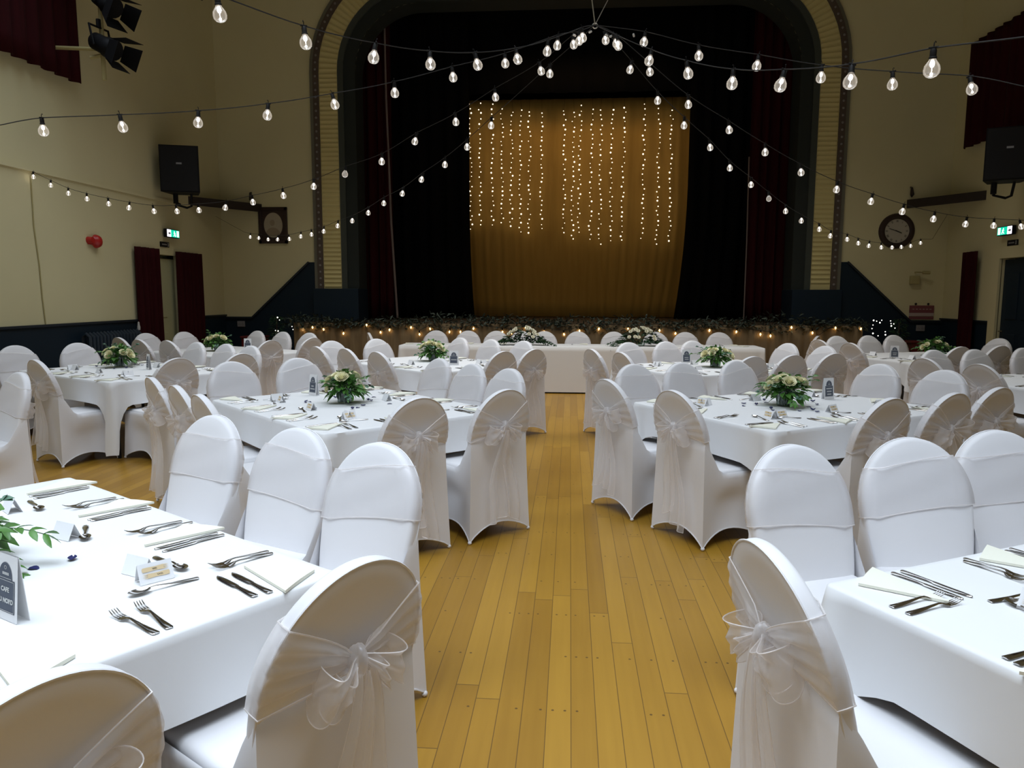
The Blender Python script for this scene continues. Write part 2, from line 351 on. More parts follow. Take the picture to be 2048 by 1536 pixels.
# ------------------------------------------------------------------ mesh helpers
class MB:
    def __init__(s):
        s.v = []
        s.f = []
        s.sharp = set()

    def add(s, vs_, fs_):
        o = len(s.v)
        s.v += [tuple(p) for p in vs_]
        s.f += [tuple(i + o for i in q) for q in fs_]
        return o

    def grid(s, rows, close_u=False):
        nr, nc = len(rows), len(rows[0])
        o = len(s.v)
        for r in rows:
            s.v += [tuple(p) for p in r]
        for i in range(nr - 1):
            for j in range(nc if close_u else nc - 1):
                k = (j + 1) % nc
                s.f.append((o + i * nc + j, o + i * nc + k, o + (i + 1) * nc + k, o + (i + 1) * nc + j))
        return o

    def box(s, c, size, bevel=0.0, seg=2, rot=None):
        bm = bmesh.new()
        bmesh.ops.create_cube(bm, size=1.0)
        bmesh.ops.scale(bm, vec=size, verts=bm.verts)
        if bevel:
            bmesh.ops.bevel(bm, geom=bm.edges[:], offset=bevel, segments=seg, affect='EDGES', profile=0.5)
        if rot is not None:
            bmesh.ops.transform(bm, matrix=rot.to_4x4(), verts=bm.verts)
        bmesh.ops.translate(bm, vec=c, verts=bm.verts)
        bm.verts.index_update()
        s.add([v.co[:] for v in bm.verts], [[v.index for v in f.verts] for f in bm.faces])
        bm.free()

    def tube(s, pts, r, seg=6, cap=True):
        pts = [Vector(p) for p in pts]
        rows = []
        up = None
        for i, p in enumerate(pts):
            t = (pts[min(i + 1, len(pts) - 1)] - pts[max(i - 1, 0)])
            if t.length < 1e-9:
                t = Vector((0, 0, 1))
            t.normalize()
            if up is None:
                up = Vector((0, 0, 1)) if abs(t.z) < 0.9 else Vector((1, 0, 0))
            a = t.cross(up)
            if a.length < 1e-6:
                a = t.cross(Vector((0, 1, 0)))
            a.normalize()
            b = a.cross(t)
            up = b
            rr = r[i] if isinstance(r, (list, tuple)) else r
            rows.append([p + (a * math.cos(q) + b * math.sin(q)) * rr for q in [2 * PI * k / seg for k in range(seg)]])
        o = s.grid(rows, True)
        if cap:
            s.f.append(tuple(o + k for k in range(seg)))
            s.f.append(tuple(o + (len(pts) - 1) * seg + k for k in range(seg))[::-1])

    def lathe(s, prof, seg=16, center=(0, 0, 0), axis='Z'):
        rows = []
        for r, z in prof:
            row = []
            for k in range(seg):
                a = 2 * PI * k / seg
                p = (r * math.cos(a), r * math.sin(a), z)
                if axis == 'Y':
                    p = (p[0], p[2], p[1])
                elif axis == 'X':
                    p = (p[2], p[0], p[1])
                row.append((p[0] + center[0], p[1] + center[1], p[2] + center[2]))
            rows.append(row)
        s.grid(rows, True)

    def prism(s, poly, y0, y1, plane='XZ'):
        n = len(poly)

        def P(a, y):
            return {'XZ': (a[0], y, a[1]), 'XY': (a[0], a[1], y), 'YZ': (y, a[0], a[1])}[plane]
        o = s.add([P(a, y0) for a in poly] + [P(a, y1) for a in poly], [])
        s.f.append(tuple(o + i for i in range(n)))
        s.f.append(tuple(o + n + i for i in range(n))[::-1])
        for i in range(n):
            j = (i + 1) % n
            s.f.append((o + i, o + j, o + n + j, o + n + i))

    def ball(s, c, r, seg=8, rings=6, sc=(1, 1, 1)):
        rows = []
        for i in range(rings + 1):
            a = PI * i / rings
            rr = max(math.sin(a), 1e-3)
            rows.append([(c[0] + r * sc[0] * rr * math.cos(2 * PI * k / seg), c[1] + r * sc[1] * rr * math.sin(2 * PI * k / seg), c[2] + r * sc[2] * math.cos(a)) for k in range(seg)])
        s.grid(rows, True)

    def mesh(s, name, material, smooth=True, fix=True, angle=40):
        me = bpy.data.meshes.new(name)
        me.from_pydata(s.v, [], s.f)
        if fix:
            bm = bmesh.new()
            bm.from_mesh(me)
            bmesh.ops.recalc_face_normals(bm, faces=bm.faces)
            if smooth:
                lim = math.radians(angle)
                for e in bm.edges:
                    if len(e.link_faces) == 2 and e.calc_face_angle(0) > lim:
                        e.smooth = False
                for f in bm.faces:
                    f.smooth = True
            bm.to_mesh(me)
            bm.free()
        me.materials.append(material)
        me.update()
        return me


def put(name, mesh, parent=None, loc=None, rot=None, scale=None):
    o = bpy.data.objects.new(name, mesh)
    COL.objects.link(o)
    if parent:
        o.parent = parent
    if loc is not None:
        o.location = loc
    if rot is not None:
        o.rotation_euler = rot
    if scale is not None:
        o.scale = scale
    return o


def tag(o, label, cat, group=None, kind=None):
    o['label'] = label
    o['category'] = cat
    if group:
        o['group'] = group
    if kind:
        o['kind'] = kind
    return o


def thing(name, label, cat, loc=(0, 0, 0), rotz=0.0, group=None):
    o = bpy.data.objects.new(name, None)
    o.empty_display_size = 0.1
    COL.objects.link(o)
    o.location = loc
    o.rotation_euler = (0, 0, rotz)
    return tag(o, label, cat, group)


def struct(name, mb, m, smooth=False, parent=None):
    o = put(name, mb.mesh(name, m, smooth), parent)
    if parent is None:
        o['kind'] = 'structure'
    return o


def R(d):
    return math.radians(d)
# ------------------------------------------------------------------ the room
HX, YB, YN, CZ = 6.8, 14.2, -8.0, 9.2
mb = MB(); mb.box((0, (YB + YN) / 2, -0.05), (2 * HX, YB - YN, 0.1)); struct('floor', mb, M['floor'])
mb = MB(); mb.box((0, 5.5, CZ + 0.05), (2 * HX + 0.4, 27.4, 0.1)); struct('ceiling', mb, M['ceiling'])
mb = MB(); mb.box((0, YN - 0.1, CZ / 2), (2 * HX + 0.4, 0.2, CZ)); struct('wall_rear', mb, M['wall'])


def side_wall(name, x, d0, d1, dz, mdoor):
    """a long wall with one door opening from y d0 to d1, dz high"""
    sx = 1 if x > 0 else -1
    b = MB()
    xc = x + sx * 0.1
    b.box((xc, (YN + d0) / 2, CZ / 2), (0.2, d0 - YN, CZ))
    b.box((xc, (d1 + YB + 0.2) / 2, CZ / 2), (0.2, YB + 0.2 - d1, CZ))
    b.box((xc, (d0 + d1) / 2, (CZ + dz) / 2), (0.2, d1 - d0, CZ - dz))
    return struct(name, b, M['wall'])


side_wall('wall_left', -HX, 11.70, 12.52, 2.20, None)
side_wall('wall_right', HX, 11.45, 12.42, 2.14, None)

# proscenium opening: straight jambs, quarter round corners
CXP, CZP, RP = 2.86, 5.68, 1.21


def pros_path(off, z0=1.66, n=14):
    r = RP + off
    p = [(-CXP - r, z0 + (CZP - z0) * k / 24) for k in range(24)]
    p += [(-CXP - r * math.cos(a), CZP + r * math.sin(a)) for a in [PI / 2 * k / n for k in range(n + 1)]]
    p += [(CXP * (2 * k / 24 - 1), CZP + r) for k in range(1, 24)]
    p += [(CXP + r * math.sin(a), CZP + r * math.cos(a)) for a in [PI / 2 * k / n for k in range(n + 1)]]
    p += [(CXP + r, CZP - (CZP - z0) * k / 24) for k in range(1, 25)]
    return p


b = MB()
JX = CXP + RP
for s in (-1, 1):
    b.add([(s * HX, YB, 0), (s * JX, YB, 0), (s * JX, YB, CZP), (s * HX, YB, CZP)], [(0, 1, 2, 3)])
    arc = [(s * (CXP + RP * math.cos(a)), CZP + RP * math.sin(a)) for a in [PI / 2 * k / 12 for k in range(13)]]
    for p, q in zip(arc, arc[1:]):
        b.add([(p[0], YB, p[1]), (q[0], YB, q[1]), (s * HX, YB, q[1]), (s * HX, YB, p[1])], [(0, 1, 2, 3)])
    b.add([(s * CXP, YB, CZP + RP), (0, YB, CZP + RP), (0, YB, CZ), (s * CXP, YB, CZ)], [(0, 1, 2, 3)])
    b.add([(s * CXP, YB, CZP + RP), (s * CXP, YB, CZ), (s * HX, YB, CZ), (s * HX, YB, CZP + RP)], [(0, 1, 2, 3)])
# thickness behind the face
for s in (-1, 1):
    b.box((s * (HX + JX + 0.06) / 2, YB + 0.24, CZP / 2), (HX - JX - 0.06, 0.46, CZP))
b.box((0, YB + 0.24, (CZP + RP + CZ) / 2 + 0.04), (2 * HX, 0.46, CZ - CZP - RP - 0.08))
struct('wall_back', b, M['wall'])


def band(o0, o1, y0, y1, seg_from=None):
    """solid band swept along the proscenium between offsets o0 and o1"""
    pi, po = pros_path(o0), pros_path(o1)
    b = MB()
    rows = []
    for p, q in zip(pi, po):
        rows.append([(p[0], y1, p[1]), (p[0], y0, p[1]), (q[0], y0, q[1]), (q[0], y1, q[1])])
    b.grid(rows)
    b.add(rows[0], [(0, 1, 2, 3)])
    b.add(rows[-1], [(3, 2, 1, 0)])
    return b


struct('trim_1', band(0.0, 0.22, YB - 0.03, YB + 0.5), M['pros_blue'])
struct('trim_2', band(0.22, 0.33, YB - 0.07, YB + 0.02), M['pros_blue2'])
cb_ = band(0.33, 0.69, YB - 0.05, YB + 0.02)
# raised ribs across the cream band
pa, pb = pros_path(0.345), pros_path(0.675)
fine = []
for (p, q, p2, q2) in zip(pa, pb, pa[1:], pb[1:]):
    d = math.hypot(p2[0] - p[0], p2[1] - p[1])
    k = max(1, int(round(d / 0.082)))
    for i in range(k):
        fine.append([(1 - t) * a + t * c for t in [i / k] for a, c in zip((*p, *q), (*p2, *q2))])
for p, q in zip(fine, fine[1:]):
    A_ = [(p[j] + (q[j] - p[j]) * 0.12) for j in range(4)]
    B_ = [(p[j] + (q[j] - p[j]) * 0.88) for j in range(4)]
    m_ = [(A_[j] + B_[j]) / 2 for j in range(4)]
    cb_.add([(A_[0], YB - 0.05, A_[1]), (A_[2], YB - 0.05, A_[3]), (m_[2], YB - 0.068, m_[3]), (m_[0], YB - 0.068, m_[1]),
             (B_[2], YB - 0.05, B_[3]), (B_[0], YB - 0.05, B_[1])], [(0, 1, 2, 3), (3, 2, 4, 5)])
struct('trim_3', cb_, M['pros_cream'])
t4 = struct('trim_4', band(0.69, 0.80, YB - 0.08, YB + 0.02), M['pros_brown'])
b = MB()
pm = pros_path(0.75)
acc = 0.07
for p, q in zip(pm, pm[1:]):
    d = math.hypot(q[0] - p[0], q[1] - p[1])
    while acc < d:
        t = acc / d
        b.ball((p[0] + (q[0] - p[0]) * t, YB - 0.08, p[1] + (q[1] - p[1]) * t), 0.024, 8, 4, (1, 0.6, 1))
        acc += 0.125
    acc -= d
put('rosettes', b.mesh('rosettes', M['rosette']), t4)
struct('trim_5', band(0.80, 0.87, YB - 0.05, YB + 0.02), M['pros_olive'])
# dark bases below the bands
for s in (-1, 1):
    b = MB(); b.box((s * 4.50, YB + 0.17, 0.83), (0.89, 0.68, 1.66), 0.01)
    struct('trim_%d' % (6 if s < 0 else 7), b, M['navy'])

# painted dado: back wall with the rising stair line, side walls
for s, nm in ((-1, 'baseboard_back_left'), (1, 'baseboard_back_right')):
    b = MB()
    poly = [(s * HX, 0), (s * HX, 1.09), (s * 6.23, 1.09), (s * 5.06, 2.165), (s * 4.94, 2.165), (s * 4.94, 0)]
    b.prism(poly, YB - 0.022, YB + 0.01)
    o = struct(nm, b, M['navy'])
    b = MB()
    b.box((s * 6.515, YB - 0.035, 1.09), (0.57, 0.05, 0.035))
    p0, p1 = Vector((s * 6.23, YB - 0.035, 1.09)), Vector((s * 5.06, YB - 0.035, 2.165))
    ang = math.atan2(p1.z - p0.z, p1.x - p0.x)
    b.box((p0 + p1) / 2, ((p1 - p0).length, 0.05, 0.035), rot=Matrix.Rotation(-ang, 3, 'Y'))
    put('dado_rail', b.mesh('dado_rail', M['rail'], False), o)
for s, nm, segs in ((-1, 'baseboard_left', ((YN, 11.70), (12.52, YB))), (1, 'baseboard_right', ((YN, 11.45), (12.62, YB)))):
    b = MB(); b2 = MB()
    for a, c in segs:
        b.box((s * (HX - 0.01), (a + c) / 2, 0.565), (0.022, c - a, 1.13))
        b2.box((s * (HX - 0.02), (a + c) / 2, 1.135), (0.045, c - a, 0.03))
    o = struct(nm, b, M['navy'])
    put('dado_rail', b2.mesh('dado_rail', M['rail'], False), o)
# picture rail line on the left wall and back wall
b = MB(); b.box((-HX + 0.012, (YN + 13.0) / 2, 3.10), (0.024, 13.0 - YN, 0.05)); struct('trim_8', b, M['wall'])

# left doorway: recess, pale door ajar behind it
b = MB()
b.box((-HX - 0.30, 12.1, 1.1), (0.06, 0.9, 2.3))
b.box((-HX - 0.20, 11.68, 1.1), (0.24, 0.06, 2.2))
b.box((-HX - 0.20, 12.55, 1.1), (0.24, 0.06, 2.2))
b.box((-HX - 0.20, 12.1, 2.23), (0.24, 0.9, 0.06))
d1 = struct('door_1', b, M['door_pale'])
b = MB()
b.box((-HX - 0.10, 12.12, 1.07), (0.045, 0.80, 2.14), 0.006)
for z in (0.55, 1.5):
    b.box((-HX - 0.075, 12.02, z), (0.02, 0.40, 0.7), 0.008)
put('door_leaf', b.mesh('door_leaf', M['door_pale'], False), d1)
# right doorway: cream architrave and dark navy door
b = MB()
b.box((HX - 0.015, 12.52, 1.07), (0.05, 0.20, 2.14))
b.box((HX - 0.015, 11.35, 1.07), (0.05, 0.20, 2.14))
b.box((HX - 0.015, 11.93, 2.23), (0.05, 1.38, 0.18))
d2 = struct('door_2', b, M['pros_cream'] if False else M['wall'])
b = MB()
b.box((HX + 0.07, 11.93, 1.06), (0.05, 0.96, 2.12), 0.004)
for z in (0.6, 1.55):
    for y in (11.72, 12.14):
        b.box((HX + 0.04, y, z), (0.02, 0.30, 0.72), 0.008)
dl = put('door_leaf', b.mesh('door_leaf', M['navy'], False), d2)
b = MB(); b.tube([(HX + 0.04, 12.33, 1.0), (HX - 0.02, 12.33, 1.0), (HX - 0.02, 12.22, 1.0)], 0.01)
put('door_handle', b.mesh('door_handle', M['steel']), dl)

# stage: front block, floor, black box behind
b = MB(); b.box((0, 13.78, 0.5), (10.1, 0.84, 1.0)); struct('wall_stage_front', b, M['black'])
b = MB(); b.box((0, 16.0, 1.005), (10.12, 5.3, 0.05)); struct('floor_stage', b, M['stage_floor'])
b = MB()
b.box((0, 18.75, 4.6), (10.6, 0.1, 9.2))
b.box((-5.2, 16.7, 4.6), (0.1, 4.0, 9.2))
b.box((5.2, 16.7, 4.6), (0.1, 4.0, 9.2))
b.box((0, 16.7, 8.7), (10.6, 4.0, 0.1))
struct('wall_stage_house', b, M['black'])


def drape(x0, x1, z0, z1, y, folds, depth, seed, n=None, shape=None, nz=14, thick=True):
    """hanging cloth in the XZ plane with vertical folds; shape(u, v) may shift x"""
    rnd = random.Random(seed)
    n = n or int(folds * 8)
    ph = [rnd.uniform(0, 6.28) for _ in range(4)]
    rows = []
    for i in range(nz + 1):
        v = i / nz
        row = []
        for j in range(n + 1):
            u = j / n
            x = x0 + (x1 - x0) * u
            if shape:
                x = shape(u, v, x)
            w = math.sin(u * folds * 2 * PI + ph[0] + 0.5 * math.sin(u * 9 + ph[1])) + 0.35 * math.sin(u * folds * 3.3 * PI + ph[2])
            row.append((x, y + depth * w * (0.75 + 0.25 * v), z1 + (z0 - z1) * v))
        rows.append(row)
    b = MB()
    b.grid(rows)
    return b


def cloth_obj(name, b, m, label, cat, group=None):
    o = put(name, b.mesh(name, m, True, angle=85))
    so = o.modifiers.new('thickness', 'SOLIDIFY')
    so.thickness = 0.012
    so.offset = 0
    return tag(o, label, cat, group)


# stage drapes
L_ = cloth_obj('stage_curtain', drape(-4.5, -3.6, 1.05, 7.2, 15.0, 5, 0.05, 1), M['red'], 'dark red velvet stage curtain drawn to the left side of the stage', 'curtain')
b = MB(); b.tube([(-3.69, 14.98, 7.1), (-3.68, 14.98, 5.4), (-3.62, 14.98, 3.0), (-3.52, 14.98, 1.08)], 0.022, 6)
put('lining_edge', b.mesh('lining_edge', M['red_edge']), L_)['label'] = 'pale lining edge of the curtain'
R_ = cloth_obj('stage_curtain', drape(3.42, 4.5, 1.05, 7.2, 15.0, 6, 0.05, 2), M['red'], 'dark red velvet stage curtain drawn to the right side of the stage', 'curtain')
b = MB(); b.tube([(3.40, 14.98, 4.2), (3.42, 14.98, 2.6), (3.42, 14.98, 1.08)], 0.012, 6)
put('lining_edge', b.mesh('lining_edge', M['red_edge']), R_)['label'] = 'pale lining edge of the curtain'
cloth_obj('black_stage_drape', drape(-5.0, -2.2, 1.04, 7.6, 16.2, 9, 0.05, 3, shape=lambda u, v, x: x + (0.12 * max(0, v - 0.62) ** 2 * 6 * u)), M['black'], 'black drape hanging left of the gold backdrop', 'curtain')
cloth_obj('black_stage_drape', drape(2.45, 5.0, 1.04, 7.6, 16.2, 9, 0.05, 4, shape=lambda u, v, x: x - (0.12 * max(0, v - 0.55) ** 2 * 9 * (1 - u))), M['black'], 'black drape hanging right of the gold backdrop', 'curtain')
cloth_obj('black_stage_border', drape(-5.0, 5.0, 5.87, 8.4, 16.6, 20, 0.03, 5, nz=4), M['black'], 'black border drape hanging above the gold backdrop', 'curtain')


def gold_shape(u, v, x):
    k = max(0.0, v - 0.5) / 0.5
    return x + (0.14 * k ** 1.6) * (1 - 2 * u) * (1.0 if u < 0.5 else 2.1)


cloth_obj('gold_backdrop', drape(-2.47, 2.70, 1.04, 5.97, 17.5, 22, 0.009, 6, shape=gold_shape), M['gold'], 'gold cloth backdrop hanging at the back of the stage', 'backdrop')
b = MB(); b.tube([(4.35, 14.95, 1.035), (4.35, 14.95, 2.35)], 0.012, 8)
b.lathe([(0.001, 1.03), (0.10, 1.03), (0.10, 1.045), (0.012, 1.06)], 16, (4.35, 14.95, 0))
tag(put('microphone_stand', b.mesh('microphone_stand', M['wire'])), 'thin pale upright stand at the right edge of the stage opening', 'stand')

# high window curtains on the side walls
def side_drape(x, y0, y1, z0, z1, folds, depth, seed, slope=0.0):
    b = drape(y0, y1, z0, z1, 0, folds, depth, seed)
    b.v = [(x + p[1], p[0], p[2] + slope * 0) for p in b.v]
    return b


cloth_obj('window_curtain', side_drape(-HX + 0.10, 5.0, 10.0, 4.385, 7.9, 20, 0.035, 7), M['red'], 'dark red curtain over the high window of the left wall', 'curtain')
cloth_obj('window_curtain', side_drape(HX - 0.10, 9.0, 13.7, 4.06, 5.77, 20, 0.035, 8), M['red'], 'dark red curtain over the high window of the right wall', 'curtain')
cloth_obj('door_curtain', side_drape(-HX + 0.07, 11.14, 11.78, 0.03, 2.28, 5, 0.035, 9), M['red'], 'dark red door curtain nearer of the two at the left doorway', 'curtain')
cloth_obj('door_curtain', side_drape(-HX + 0.07, 12.38, 13.20, 0.03, 2.27, 6, 0.035, 10), M['red'], 'dark red door curtain by the corner at the left doorway', 'curtain')
cloth_obj('door_curtain', side_drape(HX - 0.10, 12.96, 13.44, 0.03, 2.29, 4, 0.035, 12), M['red'], 'narrow dark red curtain beside the right doorway', 'curtain')

# hessian skirt along the stage front
cloth_obj('stage_skirt', drape(-5.08, 5.08, 0.01, 1.03, 13.32, 52, 0.014, 13, nz=4), M['hessian'], 'brown hessian skirt across the stage front under the garland', 'skirt')
# ------------------------------------------------------------------ covered chairs
REC = R(14)
BO = Vector((0, -0.165, 0.41))
BU = Vector((0, -math.sin(REC), math.cos(REC)))
BN = Vector((0, math.cos(REC), math.sin(REC)))
BL = (0.97 - 0.41) / math.cos(REC)


def bpt(x, t, d):
    # the back bends very slightly backwards near the top
    d = d - 0.018 * (max(0.0, t) / BL) ** 2
    p = BO + BU * t + BN * d
    return (x, p.y, p.z)


def bw(t):
    t0 = 0.31
    if t <= t0:
        return 0.196 + 0.031 * math.sin(PI / 2 * max(t, 0) / t0)
    k = min(1.0, (t - t0) / (BL - t0))
    return 0.227 * math.sqrt(max(0.0, 1 - k * k))


def back_outline():
    ts = [0.31 * k / 8 for k in range(9)] + [0.31 + (BL - 0.31) * math.sin(PI / 2 * k / 18) for k in range(1, 19)]
    rt = [(bw(t), t) for t in ts]
    lf = [(-x, t) for x, t in rt[:-1]][::-1]
    return rt + lf


def make_backrest():
    o = back_outline()
    n = len(o)
    nrm = []
    for i in range(n):
        a, c = o[max(i - 1, 0)], o[min(i + 1, n - 1)]
        d = Vector((c[0] - a[0], c[1] - a[1])).normalized()
        nrm.append((d.y, -d.x))

    def ring(inset, d):
        return [bpt(o[i][0] - nrm[i][0] * inset, o[i][1] - nrm[i][1] * inset, d) for i in range(n)]
    cen = (0, 0.27)

    def sring(k, d, inset):
        r = []
        for i in range(n):
            x, t = o[i][0] - nrm[i][0] * inset, o[i][1] - nrm[i][1] * inset
            r.append(bpt(cen[0] + (x - cen[0]) * k, cen[1] + (t - cen[1]) * k, d))
        return r
    rows = [sring(0.03, -0.017, 0.004), sring(0.5, -0.017, 0.004), sring(0.85, -0.018, 0.004), ring(0.005, -0.021), ring(0.0, -0.018), ring(-0.001, 0.0), ring(0.001, 0.010),
            ring(0.007, 0.018), ring(0.018, 0.022), sring(0.85, 0.025, 0.018), sring(0.5, 0.031, 0.018), sring(0.03, 0.032, 0.018)]
    b = MB()
    o = b.grid(rows, True)
    b.f.append(tuple(o + i for i in range(n)))
    b.f.append(tuple(o + (len(rows) - 1) * n + i for i in range(n))[::-1])
    return b.mesh('backrest', M['cover'], True, angle=50)


def make_piping():
    o = back_outline()
    b = MB()
    b.tube([bpt(x * 1.004, t + (0.002 if t > 0.4 else 0), -0.020) for x, t in o], 0.0028, 5)
    return b.mesh('seam', M['cover'])


def make_seat():
    b = MB()
    b.box((0, 0.022, 0.440), (0.416, 0.426, 0.066), 0.028, 3)
    return b.mesh('seat', M['cover'], True, angle=60)


FEET = [(0.245, 0.245), (-0.245, 0.245), (-0.25, -0.265), (0.25, -0.265)]
TOPC = [(0.219, 0.238), (-0.219, 0.238), (-0.214, -0.188), (0.214, -0.188)]


RT = 0.27                      # the rear panel joins the back this far up
RZ = BO.z + BU.z * RT - BN.z * 0.0225
RY = BO.y + BU.y * RT - BN.y * 0.0225


def skirt_pts(v, lift=0.0):
    pts = []
    for i in range(4):
        j = (i + 1) % 4
        for k in range(12):
            u = k / 12
            tx, ty = [TOPC[i][c] + (TOPC[j][c] - TOPC[i][c]) * u for c in (0, 1)]
            fx, fy = [FEET[i][c] + (FEET[j][c] - FEET[i][c]) * u for c in (0, 1)]
            # rear share: 1 along the back edge, falling off along the sides
            rear = 1.0 if i == 2 else (max(0.0, 1 - (1 - u) / 0.18) ** 0.8 if i == 1 else (max(0.0, 1 - u / 0.18) ** 0.8 if i == 3 else 0.0))
            if i == 0:
                rear = 0.0
            tz = 0.458 + (RZ - 0.458) * rear
            if i == 2:
                ty = RY
                tx = (TOPC[2][0] + (TOPC[3][0] - TOPC[2][0]) * u) * (bw(RT) / 0.214)
            elif rear > 0:
                ty = ty + (RY - TOPC[2][1]) * rear
                tx = tx * (1 + (bw(RT) / 0.214 - 1) * rear)
            s = math.sin(PI * u)
            ex, ey = FEET[j][0] - FEET[i][0], FEET[j][1] - FEET[i][1]
            ln = math.hypot(ex, ey)
            nx, ny = ey / ln, -ex / ln
            if nx * fx + ny * fy < 0:
                nx, ny = -nx, -ny
            w = v ** 1.25
            pull = (0.045 * s * math.sin(PI * min(1, v * 0.75)) + 0.02 * s * v) * min(1.0, v * 2.2) ** 1.5
            if i == 2:
                pull *= 0.45
            hem = 0.012 + 0.085 * s ** 0.75 + lift
            x = tx + (fx - tx) * w - nx * pull
            y = ty + (fy - ty) * w - ny * pull
            pts.append((x, y, tz + (hem - tz) * v))
    return pts


def make_skirt():
    b = MB()
    rows = [skirt_pts(k / 10) for k in range(11)]
    tuck = []
    for x, y, z in rows[0]:
        r = max(0.0, (z - 0.458) / (RZ - 0.458))
        tuck.append((x * (1 - 0.02 * r), y + 0.008 * r, z + 0.006 * r))
    rows.insert(0, tuck)
    rows.append([(x * 0.985, y * 0.985, z + 0.006) for x, y, z in rows[-1]])
    b.grid(rows, True)
    return b.mesh('skirt', M['cover'], True, angle=75)


def make_hem():
    b = MB()
    p = skirt_pts(1.0)
    b.tube(p + [p[0]], 0.0042, 5)
    for fx, fy in FEET:     # foot pockets
        b.ball((fx * 0.975, fy * 0.975, 0.013), 0.013, 8, 6, (1, 1, 0.95))
    return b.mesh('hem', M['cover'])


TK = 0.345


def make_band(seed):
    rnd = random.Random(seed)
    t0, t1 = 0.27 + rnd.uniform(-0.01, 0.01), 0.468 + rnd.uniform(-0.01, 0.01)
    sl = rnd.uniform(-0.03, 0.03)
    b = MB()
    rows = []
    for i in range(19):
        f = i / 18
        row = []
        # rear left: knot to rim
        tl = lambda c: (t0 + (t1 - t0) * f) + sl * c
        for side in (-1, 1):
            seq = []
            tt = tl(side)
            w = bw(tt)
            kx, kt = 0.012 * side, TK + (f - 0.5) * 0.035
            for k in range(9):
                u = k / 8
                e = u ** 0.8
                x = kx + (side * (w + 0.004) - kx) * u
                t = kt + (tt - kt) * e
                d = -0.054 + 0.026 * u + 0.013 * math.sin(f * 3.5 * 2 * PI + seed + side) * (1 - u * 0.8) * min(1, u * 4)
                seq.append(bpt(x, t, d))
            seq.append(bpt(side * (w + 0.005), tt, -0.004))
            seq.append(bpt(side * (w + 0.004), tt, 0.018))
            if side == -1:
                row += seq
            else:
                tail = seq[::-1]
        # front across
        for k in range(1, 12):
            c = -1 + 2 * k / 12
            tt = tl(c)
            wr = 0.0015 * math.sin(f * 9 + c * 3 + seed)
            row.append(bpt(c * (bw(tt) - 0.012), tt + 0.006 * math.sin(c * 2 + seed) * (1 if i in (0, 18) else 0.4), 0.0335 + wr))
        row += tail
        rows.append(row)
    b.grid(rows)
    me = b.mesh('sash', M['organza'], True, angle=80)
    e = MB()
    for r in (rows[0], rows[-1]):
        e.tube(r, 0.0022, 5, False)
    return me, e.mesh('sash_hem', M['organza_edge'])


def kpt(x, t, d):
    return Vector(bpt(x, t, d))


def make_knot(seed):
    rnd = random.Random(seed)
    b = MB()
    c = kpt(0, TK, -0.058)
    rows = []
    for i in range(9):
        a = PI * i / 8
        row = []
        for k in range(14):
            q = 2 * PI * k / 14
            w = 1 + 0.18 * math.sin(3 * q + seed) * math.sin(a) + rnd.uniform(-0.05, 0.05)
            row.append((c.x + 0.027 * math.sin(a) * math.cos(q) * w, c.y + 0.024 * math.sin(a) * math.sin(q) * w, c.z + 0.038 * math.cos(a) * w))
        rows.append(row)
    b.grid(rows, True)
    return b.mesh('bow_knot', M['bow'], True, angle=80)


def make_loop(side, seed, k2=0):
    rnd = random.Random(seed * 7 + side + 31 * k2)
    L = rnd.uniform(0.105, 0.135) if k2 == 0 else rnd.uniform(0.07, 0.10)
    droop = rnd.uniform(-0.05, 0.40) if k2 == 0 else rnd.uniform(0.6, 1.2)
    wid = rnd.uniform(0.10, 0.13) if k2 == 0 else rnd.uniform(0.09, 0.11)
    rows = []
    for i in range(25):
        u = i / 24
        r = math.sin(PI * u)
        x = L * r ** 0.8
        dd = 0.040 * math.sin(2 * PI * u)
        row = []
        for k in range(9):
            v = k / 8 - 0.5
            ww = wid * (0.28 + 0.72 * r)
            fold = 0.007 * math.sin(v * 13 + seed + u * 5) * (1 - 0.3 * r) + 0.005 * math.sin(v * 7 + u * 9)
            lx = x * math.cos(droop) - v * ww * math.sin(droop) * 0.5
            lt = -x * math.sin(droop) + v * ww
            row.append(bpt(side * (0.012 + lx), TK + lt, -0.062 - dd - fold - 0.012 * r))
        rows.append(row)
    b = MB()
    b.grid(rows)
    me = b.mesh('bow_loop', M['bow'], True, angle=85)
    e = MB()
    e.tube([r[0] for r in rows], 0.0015, 4, False)
    e.tube([r[-1] for r in rows], 0.0015, 4, False)
    return me, e.mesh('loop_hem', M['organza_edge'])


def make_tail(side, seed):
    rnd = random.Random(seed * 13 + side + 5)
    ln = rnd.uniform(0.50, 0.62)
    sp = rnd.uniform(0.02, 0.06)
    w1 = rnd.uniform(0.10, 0.15)
    base = kpt(0.010 * side, TK - 0.02, -0.062)
    ph = rnd.uniform(0, 6)
    rows = []
    for i in range(22):
        v = i / 21
        row = []
        w = 0.028 + (w1 - 0.028) * min(1, v * 1.7) ** 0.8
        for k in range(13):
            u = k / 12 - 0.5
            x = base.x + side * (sp * v ** 0.8) + u * w + 0.008 * math.sin(v * 7 + ph)
            y = base.y - 0.012 + 0.022 * math.sin(u * 2 * PI * 1.6 + ph) * (0.25 + 0.75 * v) - 0.015 * math.sin(v * 5 + ph)
            z = base.z - ln * v - 0.05 * u * v * side
            row.append((x, y, max(z, 0.03)))
        rows.append(row)
    b = MB()
    b.grid(rows)
    me = b.mesh('sash_tail', M['organza'], True, angle=85)
    e = MB()
    e.tube([r[0] for r in rows], 0.0018, 4, False)
    e.tube([r[-1] for r in rows], 0.0018, 4, False)
    e.tube(rows[-1], 0.0018, 4, False)
    return me, e.mesh('tail_hem', M['organza_edge'])


